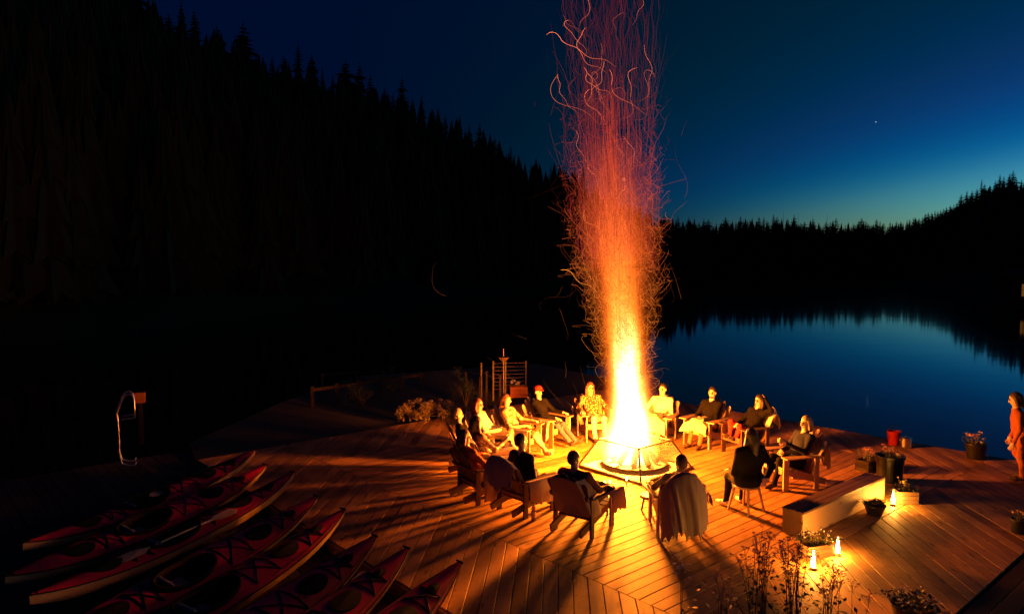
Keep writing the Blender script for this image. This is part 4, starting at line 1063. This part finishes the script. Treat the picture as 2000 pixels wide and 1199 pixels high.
BOWS = [(495, 882, 'red kayak with a cream hull farthest from the camera, its bow brightly lit', 70.5),
        (513, 913, 'dark red kayak lying in shadow, second farthest of the row', 69.5),
        (573, 932, 'red kayak with the most brightly lit cream hull, third farthest of the row', 69.5),
        (610, 971, 'shaded red kayak, fourth of the row counted from the far one', 69),
        (668, 1006, 'red kayak with black deck cords, fifth of the row from the far one', 68.5),
        (722, 1050, 'dim red kayak, third of the row counted from the near one', 68),
        (789, 1080, 'red kayak with a wooden paddle on deck, second nearest of the row', 67.5),
        (884, 1097, 'red kayak nearest the camera, bow over the edge of the deck', 66.5)]
kay = []
for i, (px, py, lab, az) in enumerate(BOWS):
    k = kproto if i == 0 else copy_tree(kproto)
    a = R(az); tip = at(px, py, .30); up_ = R(1.4)
    k.rotation_euler = Euler((R((8, 15, 3, 17, 9, 18, 12, 20)[i]), -up_, a), 'XYZ')
    d = Vector((math.cos(a)*math.cos(up_), math.sin(a)*math.cos(up_), math.sin(up_)))
    k.location = tip - d*KL - Vector((0, 0, .435 - .0)) + Vector((0, 0, .03)); k.location.z = -.15 + (0, .03, .05, 0, .06, .02, .05, .0)[i]
    tag(k, lab, 'kayak', 'kayaks drawn up beside the deck'); kay.append(k)
# paddles left lying on the boats
def paddle(kx, along, side, label, rot=0.0):
    k = kay[kx]; mb = MB(); L = 2.1
    e = empty('paddle'); 
    MB().tube([(-L/2 + .3, 0, 0), (L/2 - .3, 0, 0)], .015, 8).build('shaft', M['paddle'], e)
    for s in (-1, 1):
        pts = [(s*(L/2 - .48), .02), (s*(L/2 - .38), .075), (s*(L/2 - .08), .085), (s*L/2, .03), (s*L/2, -.03), (s*(L/2 - .08), -.085), (s*(L/2 - .38), -.075), (s*(L/2 - .48), -.02)]
        b = MB(); n = 8; b.add([(x_, y_, .008) for x_, y_ in pts] + [(x_, y_, -.008) for x_, y_ in pts], [tuple(range(n)), tuple(range(2*n-1, n-1, -1))] + [(i, i+n, (i+1) % n + n, (i+1) % n) for i in range(n)])
        b.build('blade', M['paddle'], e)
    a = k.rotation_euler[2]; base = k.location + Vector((math.cos(a)*along, math.sin(a)*along, .36)) + Vector((-math.sin(a), math.cos(a), 0))*side
    e.location = base; e.rotation_euler = (R(8), R(-1.4), a + R(rot)); tag(e, label, 'paddle', 'paddles on the kayaks')
paddle(0, 3.35, .06, 'wooden paddle lying on the farthest kayak', 3)
paddle(2, 2.2, -.12, 'wooden paddle lying along the third farthest kayak', -4)
paddle(6, 3.25, .02, 'wooden paddle on the second nearest kayak at the bottom edge', 6)

# ================================================================== DOCK LADDER AND LIFE-RING POST AT LEFT
lp_ = at(243, 905, 0); lad = empty('dock_ladder', (lp_.x, lp_.y, 0), R(28)); tag(lad, 'bent steel swim ladder standing upright on the dark dock at left', 'ladder')
for k, oy in enumerate((-.19, .19)):
    P = [(.22, oy, .06), (.20, oy, -.04 + .03), (.08, oy, -.02 + .02), (-.04, oy, .05), (-.08, oy, .2), (-.09, oy, .9), (-.12, oy, 1.08), (0, oy, 1.38), (.06, oy, 1.46), (.14, oy, 1.48), (.2, oy, 1.42), (.22, oy, 1.3), (.22, oy, .98), (-.02, oy, .96)]
    MB().tube(P, .017, 8).build('rail', M['tube_steel'], lad, smooth=True)
for z in (.25, .48, .71):
    MB().box((-.085, 0, z), (.07, .36, .025)).build('rung', M['tube_steel'], lad)
pp = at(246, 880, 0); pb = empty('marker_post', (pp.x + .05, pp.y + .6, 0), R(20)); tag(pb, 'small post carrying an orange box behind the ladder', 'post')
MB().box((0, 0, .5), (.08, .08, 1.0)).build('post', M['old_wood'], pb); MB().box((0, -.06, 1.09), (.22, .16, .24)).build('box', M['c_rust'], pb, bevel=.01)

# ================================================================== GANGWAY GATE, RAILINGS AND SHORE CLUTTER BEHIND
gp = at(966, 775, 0); gate = empty('railing_gate', (gp.x - .02, gp.y, -.12), R(8)); tag(gate, 'steel railing gate with thin horizontal bars behind the left group', 'gate')
for xx in (-.02, .36, 1.02 - .02): MB().box((xx, 0, .62), (.045, .045, 1.24)).build('post', M['gate_metal'], gate)
MB().box((-.36, .3, .60), (.045, .045, 1.1)).build('post', M['gate_metal'], gate)
for k in range(8): MB().tube([(-.02, 0, .36 + .115*k), (1.0, 0, .36 + .115*k)], .009, 6).build('bar', M['gate_metal'], gate)
for k, (px, py, h, lab) in enumerate(((910, 745, .85, 'thin railing post, leftmost behind the left group'), (938, 752, .8, 'thin railing post, second from left behind the left group'), (951, 768, 1.15, 'taller pale-topped railing post left of the gate'), (977, 765, 1.0, 'wooden railing post just in front of the gate'))):
    q = at(px, py + 30, 0); e = empty('railing_post', (q.x, q.y, -.12)); tag(e, lab, 'post', 'railing posts by the gate')
    MB().box((0, 0, h/2), (.06, .06, h)).build('post', M['old_wood'], e); MB().box((0, 0, h + .02), (.075, .075, .06)).build('cap', M['old_wood'], e)
lf = at(983, 700, 1.6); e = empty('garden_lamp', (lf.x, lf.y + .3, -.12)); tag(e, 'unlit lamp with a cone shade above the gate', 'lamp')
MB().tube([(0, 0, 0), (0, 0, 1.95)], .018, 8).build('pole', M['steel'], e); MB().lathe([(.02, 1.74), (.17, 1.72), (.15, 1.69), (.04, 1.60), (.02, 1.60)], 18).build('shade', M['chair_dark'], e)
def crate(loc, rz, d, label, m=None, name='planter_box', slats=3, group=None):
    e = empty(name, loc, rz); m = m or M['crate']; L, W, H = d
    for s in (-1, 1):
        for k in range(slats):
            h = H/slats; z = h*(k + .5)
            MB().box((0, s*(W/2 - .009), z), (L, .018, h - .006)).build('side_slat', m, e)
            MB().box((s*(L/2 - .009), 0, z), (.018, W - .038, h - .006)).build('end_slat', m, e)
    for sx in (-1, 1):
        for sy in (-1, 1): MB().box((sx*(L/2 - .035), sy*(W/2 - .035), H/2), (.03, .03, H - .01)).build('corner_block', m, e)
    MB().box((0, 0, H*.44), (L - .04, W - .04, H*.86)).build('soil', M['soil'], e)
    tag(e, label, 'planter', group); return e
def flowers(loc, n, spread, h, mpet, label, seed, leafy=30, name='flowering_plant', pet=.02, cat='plant', stemr=.0035, depth=None):
    """stems, leaves and open blossoms"""
    r = random.Random(seed); e = empty(name, loc); st_ = MB(); lf_ = MB(); bl = MB(); dp = depth or spread
    for k in range(n):
        bx, by = r.uniform(-spread, spread)*.6, r.uniform(-dp, dp)*.6; hh = h*r.uniform(.6, 1.05); tx, ty = bx*1.5 + r.uniform(-.06, .06)*h*2, by*1.5 + r.uniform(-.06, .06)*h*2
        P = [Vector((bx + (tx-bx)*f*f, by + (ty-by)*f*f, hh*f)) for f in (0, .3, .6, 1)]
        st_.tube(P, [stemr*1.6, stemr*1.3, stemr, stemr*.7], 4)
        tips = [P[-1]]
        if h > .35:
            for q in range(5):
                f = r.uniform(.5, .95); b = P[1].lerp(P[3], f); t_ = b + Vector((r.uniform(-.09, .09), r.uniform(-.09, .09), r.uniform(.05, .14))); st_.tube([b, (b+t_)/2 + Vector((0, 0, .01)), t_], stemr*.6, 3); tips.append(t_)
        for t_ in tips:
            for q in range(r.randint(3, 6)):
                c = t_ + Vector((r.uniform(-1, 1), r.uniform(-1, 1), r.uniform(-.6, .8)))*pet*1.5; a0 = r.uniform(0, 6.28); s = pet*r.uniform(.6, 1.2)
                vs = [c + Vector((0, 0, -.3*s))] + [c + Vector((math.cos(a0 + 1.0472*w)*s*(1 if w % 2 else .55), math.sin(a0 + 1.0472*w)*s*(1 if w % 2 else .55), r.uniform(-.3, .5)*s)) for w in range(6)]
                bl.add(vs, [(0, 1+w, 1+(w+1) % 6) for w in range(6)])
    for k in range(leafy):
        c = Vector((r.uniform(-spread, spread), r.uniform(-dp, dp), r.uniform(.02, h*.6))); a = r.uniform(0, 6.28); l = r.uniform(.03, .08); el = r.uniform(-.4, .9)
        d = Vector((math.cos(a)*math.cos(el), math.sin(a)*math.cos(el), math.sin(el)))*l; w = Vector((-math.sin(a), math.cos(a), 0))*l*.3
        lf_.add([c, c + d*.5 + w, c + d, c + d*.5 - w], [(0, 1, 2, 3)])
    tag(st_.build('stem', M['stem'], e), kind='stuff')
    if lf_.v: tag(lf_.build('foliage', M['leaf'], e), kind='stuff')
    tag(bl.build('blossom', mpet, e), kind='stuff'); tag(e, label, cat); return e
cp = at(1012, 775, 0); crate((cp.x, cp.y, 0), R(10), (.55, .3, .34), 'reddish wooden planter box by the gate', M['c_rust'])
flowers((cp.x - .12, cp.y, .3), 6, .14, .22, M['petal_white'], 'white blossoms in the reddish planter box by the gate', 4, 20, pet=.04)
def shrub(loc, rx, rz_, n, label, seed, m=None, leaf=.05):
    r = random.Random(seed); e = empty('shrub', loc); tr = MB(); lv = MB()
    for k in range(9):
        a = r.uniform(0, 6.28); t_ = Vector((math.cos(a)*rx*.6, math.sin(a)*rx*.6, rz_*r.uniform(.8, 1.5))); tr.tube([(0, 0, 0), t_*.5 + Vector((0, 0, .06)), t_], [.02, .012, .005], 5)
    cl = [(Vector((r.gauss(0, .42)*rx, r.gauss(0, .42)*rx, rz_*(.9 + r.gauss(0, .38)))), r.uniform(.2, .42)*rx) for _ in range(16)]
    for k in range(n):
        c0, cr = cl[k % 16]; c = c0 + Vector((r.gauss(0, 1), r.gauss(0, 1), r.gauss(0, .8))).normalized()*cr*r.random()**.4
        a = r.uniform(0, 6.28); el = r.uniform(-.8, .8); l = leaf*r.uniform(.6, 1.3); d = Vector((math.cos(a)*math.cos(el), math.sin(a)*math.cos(el), math.sin(el)))*l; w = Vector((-math.sin(a), math.cos(a), r.uniform(-.4, .4)))*l*.33
        lv.add([c, c + d*.5 + w, c + d, c + d*.5 - w], [(0, 1, 2, 3)])
    tag(tr.build('branch', M['bark'], e), kind='stuff'); tag(lv.build('foliage', m or M['leaf'], e), kind='stuff'); tag(e, label, 'shrub')
for px, py, rr, zz, lab, sd in ((800, 824, .36, .27, 'rounded dry shrub, left one of three lit at the deck edge', 41), (833, 825, .38, .30, 'rounded dry shrub, middle one of three lit at the deck edge', 42), (866, 821, .36, .27, 'rounded dry shrub, right one of three lit at the deck edge', 43)):
    q = at(px, py, 0); shrub((q.x, q.y + .1, 0), rr, zz, 1500, lab, sd, M['dry_leaf'], .06)
q = at(905, 800, 0); shrub((q.x, q.y + 1, -.1), .55, .5, 1500, 'dark leafy shrub between the lit shrubs and the railing posts', 1)
q = at(700, 790, 0); shrub((q.x, q.y + .6, -.1), .6, .35, 1300, 'low dark shrub on the bank left of the lit shrubs', 2)
q = at(758, 770, 0); shrub((q.x, q.y + 1, -.1), .5, .4, 1100, 'small dark shrub behind the lit shrubs', 3)
# a rail fence and benches on the bank
fa = at(610, 768, .3); fb = at(825, 720, .6); fe = empty('rail_fence', (0, 0, 0)); tag(fe, 'weathered rail fence climbing the dark bank at left', 'fence')
for k in range(6):
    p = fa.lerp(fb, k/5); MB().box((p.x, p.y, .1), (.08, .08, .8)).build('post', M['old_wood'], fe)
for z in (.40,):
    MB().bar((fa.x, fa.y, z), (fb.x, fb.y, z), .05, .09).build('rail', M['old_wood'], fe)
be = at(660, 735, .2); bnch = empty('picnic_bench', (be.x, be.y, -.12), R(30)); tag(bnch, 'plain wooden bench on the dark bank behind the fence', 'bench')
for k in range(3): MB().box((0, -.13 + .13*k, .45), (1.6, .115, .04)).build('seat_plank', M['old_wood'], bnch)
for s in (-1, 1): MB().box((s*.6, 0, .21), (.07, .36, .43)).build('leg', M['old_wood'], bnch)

# ================================================================== TIMBER BENCH, PLANTERS, POTS AND LANTERNS AT RIGHT
A_ = at(1568, 1052, 0); B_ = at(1727, 975, 0); dv = (B_ - A_); Lb = dv.length; dv.normalize(); nv_ = Vector((-dv.y, dv.x, 0)); mid = (A_ + B_)/2 + nv_*.17
tb = empty('timber_bench', mid, math.atan2(dv.y, dv.x)); tag(tb, 'long low timber bench at right, its near side lit by lanterns', 'bench')
MB().box((0, -.17 + .012, .19), (Lb, .024, .36)).build('side_board', M['timber'], tb)  # lit side painted paler than the other boards of the bench
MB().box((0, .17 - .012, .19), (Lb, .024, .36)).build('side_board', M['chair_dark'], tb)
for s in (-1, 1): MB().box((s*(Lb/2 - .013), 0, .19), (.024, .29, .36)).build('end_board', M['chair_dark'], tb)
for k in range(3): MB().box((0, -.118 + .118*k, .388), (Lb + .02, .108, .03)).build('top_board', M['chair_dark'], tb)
def candle_lantern(px, py, label, h=.24, rad=.065, power=11.0, loc=None, grp='candle lanterns', jar=True, fs=1.0):
    if jar: fs = 1.7
    q = Vector(loc) if loc is not None else at(px, py, 0)
    e = empty('candle_lantern', q); tag(e, label, 'lantern', grp)
    if jar:
        MB().lathe([(rad*.95, .004), (rad, .012), (rad, h*.85), (rad*.8, h)], 20).build('glass_jar', M['glass'], e, smooth=True)
        MB().lathe([(rad*.98, h*.985), (rad*.84, h*1.01), (rad*.80, h), (rad*.80, h*.97)], 20).build('rim', M['steel'], e)
    ch = h*(.16 if jar else .42); MB().lathe([(0, 0.002), (rad*.55, .002), (rad*.55, ch), (rad*.4, ch + .006), (0, ch - .004)], 16).build('candle', M['wax'], e, smooth=False)
    fz = ch + .004
    MB().lathe([(.0005, 0), (.012*fs, .012*fs), (.016*fs, .03*fs), (.011*fs, .055*fs), (.0005, .085*fs)], 10, (0, 0, fz)).build('flame', M['lantern_flame'] if jar else M['flame'], e, smooth=True)
    if jar: return e
    l = bpy.data.lights.new('candle_light', 'POINT'); l.energy = power; l.color = (1, .40, .065); l.shadow_soft_size = .022
    lo = bpy.data.objects.new('candle_light', l); COL.objects.link(lo); lo.parent = e; lo.location = (0, 0, fz + .09*fs + .03)
    return e
candle_lantern(1588, 1112, 'glass candle lantern nearest the camera, in front of the low planter', .26, .075, 150)
candle_lantern(1636, 1084, 'glass candle lantern at the right end of the low planter', .26, .07, 80)
candle_lantern(1744, 987, 'glass candle lantern by the far end of the timber bench', .26, .07, 95)
q = at(1602, 1092, 0); crate((q.x, q.y + .14, 0), R(18), (.44, .2, .18), 'low wooden planter box between two lanterns, by the bench end')
flowers((q.x, q.y + .16, .16), 22, .26, .2, M['petal_white'], 'low white flowers in the planter box between two lanterns', 8, 160, pet=.016, depth=.09)
q = at(1762, 985, 0); crate((q.x + .12, q.y + .12, 0), R(-4), (.34, .24, .22), 'square wooden planter box lit by the lantern past the bench')
flowers((q.x + .12, q.y + .14, .18), 10, .15, .24, M['petal_yellow'], 'thin yellow flowers in the box past the bench', 9, 90, pet=.014)
def pot(loc, r0, r1, h, m, label, name='plant_pot', rim=True):
    e = empty(name, loc); MB().lathe([(0, .003), (r0*.95, .003), (r0, .02), (r1, h*.9), (r1*1.06, h*.92), (r1*1.06, h), (r1*.95, h), (r1*.92, h*.86), (0, h*.84)], 28).build('pot', m, e, smooth=False)
    MB().lathe([(0, h*.88), (r1*.9, h*.86)], 20).build('soil', M['soil'], e); tag(e, label, 'pot'); return e
q = at(1708, 1004, 0); pot((q.x, q.y, 0), .12, .17, .17, M['black_pot'], 'round black bowl pot in front of the timber bench'); shrub((q.x, q.y, .12), .17, .09, 700, 'low round plant in the black bowl by the bench', 21, leaf=.03)
q = at(1748, 945, 0); pot((q.x, q.y + .2, 0), .22, .25, .50, M['black_pot'], 'tall glossy black pot beyond the bench end'); flowers((q.x, q.y + .2, .44), 9, .18, .22, M['petal_pink'], 'pink flowers in the tall black pot', 13, 60, pet=.022)
q = at(1712, 925, 0); crate((q.x, q.y + .3, 0), R(30), (.5, .3, .22), 'dark planter box left of the tall black pot', M['old_wood']); flowers((q.x, q.y + .3, .18), 10, .2, .26, M['petal_pink'], 'loose pink flowers in the dark box left of the tall pot', 14, 70, pet=.02)
q = at(1745, 868, 0); bk = empty('bucket', (q.x, q.y, 0)); tag(bk, 'red enamel bucket near the water edge', 'bucket')
MB().lathe([(0, .004), (.11, .004), (.15, .30), (.158, .31), (.158, .32), (.14, .31), (.13, .2)], 26).build('body', M['red_enamel'], bk, smooth=False); MB().tube([(.15*math.cos(a), 0, .30 + .14*math.sin(a)) for a in [math.pi*k/12 for k in range(13)]], .005, 6).build('handle', M['steel'], bk)
q = at(1769, 873, 0); kt = empty('metal_pot', (q.x, q.y, 0)); tag(kt, 'shiny metal cooking pot beside the red bucket', 'pot')
MB().lathe([(0, .004), (.115, .004), (.12, .02), (.12, .21), (.128, .215), (.12, .22), (.04, .235), (.02, .25), (.02, .265), (0, .267)], 28).build('body', M['tube_steel'], kt, smooth=False)
for s in (-1, 1): MB().tube([(s*.12, -.04, .17), (s*.155, 0, .17), (s*.12, .04, .17)], .007, 6).build('handle', M['tube_steel'], kt)
q = at(1905, 895, 0); pot((q.x, q.y, 0), .16, .21, .34, M['black_pot'], 'dark flower pot near the right edge'); flowers((q.x - .05, q.y, .3), 14, .2, .26, M['petal_yellow'], 'bright yellow flowers in the pot near the right edge', 16, 80, pet=.028)
q = at(1783, 1215, 0); pot((q.x, q.y, 0), .20, .24, .22, M['black_pot'], 'black pot cut off by the bottom edge at right'); flowers((q.x, q.y, .2), 22, .26, .14, M['petal_white'], 'many small white flowers in the pot at the bottom edge', 17, 300, pet=.014)
q = at(1990, 1040, 0); pot((q.x, q.y, 0), .10, .12, .22, M['black_pot'], 'small dark pot at the right edge'); flowers((q.x - .04, q.y, .2), 4, .06, .16, M['petal_yellow'], 'single pale flower in the small pot at the right edge', 18, 20, pet=.02)

# foreground planter with tall airy stems
fp = Vector((2.62, 7.30, -.14)); crate((fp.x, fp.y, fp.z), R(-9), (2.0, .42, .56), 'large dark planter in the foreground at the bottom edge', M['chair_dark'], slats=4)
def tall_flower(dx, dy, h, label, seed, n=11, pet=.014, m='petal_pink'): return flowers((fp.x + dx, fp.y + dy - dx*.15, .5), int(n*1.15), .15, h*.93, M[m], label, seed, 6*n, pet=pet, stemr=.003, name='tall_flower')
tall_flower(-.78, 0, .88, 'tall wispy flowers, leftmost in the foreground planter', 31, 2, .018, 'petal_white')
tall_flower(-.42, .02, .42, 'short dark flowers in the foreground planter, left of the tall stems', 32, 5)
tall_flower(-.08, -.02, .98, 'tallest cluster of thin flower stems in the foreground planter', 33, 17)
tall_flower(.26, .04, .95, 'dense cluster of thin flower stems right of the tallest ones', 34, 17)
tall_flower(.58, .0, .68, 'thin upright seed stems at the right of the foreground planter', 35, 10)
tall_flower(.86, -.04, .42, 'single short spike at the right end of the foreground planter', 36, 2)

# ================================================================== SMALL THINGS AROUND THE SITTERS
def side_table(loc, label, h=.42):
    e = empty('side_table', loc); tag(e, label, 'table', 'stump tables between the chairs')
    MB().lathe([(0, h), (.17, h), (.18, h - .03), (.17, h - .05), (0, h - .05)], 20).build('top', M['chair_dark'], e)
    for k in range(3):
        a = k*2.094 + .5; MB().tube([(math.cos(a)*.10, math.sin(a)*.10, h - .05), (math.cos(a)*.15, math.sin(a)*.15, 0)], .018, 7).build('leg', M['chair_dark'], e)
def wine_glass(loc, label, full=False):
    e = empty('wine_glass', loc); tag(e, label, 'glass', 'wine glasses')
    MB().lathe([(.034, .002), (.03, .006), (.005, .012), (.004, .085), (.012, .095), (.034, .125), (.040, .16), (.034, .205)], 18).build('glass', M['glass'], e, smooth=True)
    if full: MB().lathe([(.0, .10), (.014, .10), (.033, .128), (.036, .145), (0, .145)], 14).build('wine', M['wine'], e)
tA = at(1098, 945, .42); side_table((tA.x, tA.y, 0), 'small round table left of the broad person seen from behind')
candle_lantern(0, 0, 'small candle on the table left of the broad person', .12, .04, 5, (tA.x - .02, tA.y, .425), jar=False)
candle_lantern(0, 0, 'second small candle on the table left of the broad person', .10, .035, 4, (tA.x + .08, tA.y + .04, .425), jar=False)
wine_glass((tA.x - .12, tA.y - .04, .425), 'glass of red wine on the table left of the broad person', True)
tB = at(1178, 965, .42); side_table((tB.x + .1, tB.y + .35, 0), 'small round table right of the broad person, close to the fire')
candle_lantern(0, 0, 'small candle on the table right of the broad person', .12, .04, 6, (tB.x + .06, tB.y + .3, .425), jar=False)
candle_lantern(0, 0, 'second small candle on the table right of the broad person', .10, .035, 4, (tB.x + .16, tB.y + .36, .425), jar=False)
q = at(1222, 942, 0); candle_lantern(0, 0, 'thin candle on the deck at the front corner of the fire pit', .16, .03, 3, (q.x, q.y - .1, 0), jar=False)
tC = at(1270, 965, .3); side_table((tC.x, tC.y, 0), 'small low table by the front corner of the fire pit', .30)
candle_lantern(0, 0, 'candle in a cup on the low table by the fire pit', .14, .05, 5, (tC.x, tC.y, .305))
q = at(1042, 1016, 0); bo = empty('wine_bottle', (q.x, q.y, 0)); tag(bo, 'tall wine bottle standing on the deck by the draped chair', 'bottle')
MB().lathe([(0, .004), (.036, .004), (.038, .015), (.038, .19), (.03, .22), (.015, .245), (.0135, .30), (.016, .303), (.016, .315), (0, .316)], 20).build('glass_body', M['bottle'], bo, smooth=True)
MB().lathe([(.0385, .06), (.0386, .15)], 20).build('paper_label', M['c_cream'], bo)
MB().lathe([(0, .008), (.034, .008), (.034, .12), (0, .12)], 16).build('wine', M['wine'], bo)
q = at(1057, 1014, 0); wine_glass((q.x, q.y, 0), 'empty wine glass on the deck beside the bottle')
ft = at(1118, 808, .62); wine_glass((ft.x, ft.y, .61), 'wine glass on the chair arm of the person in a red cap')
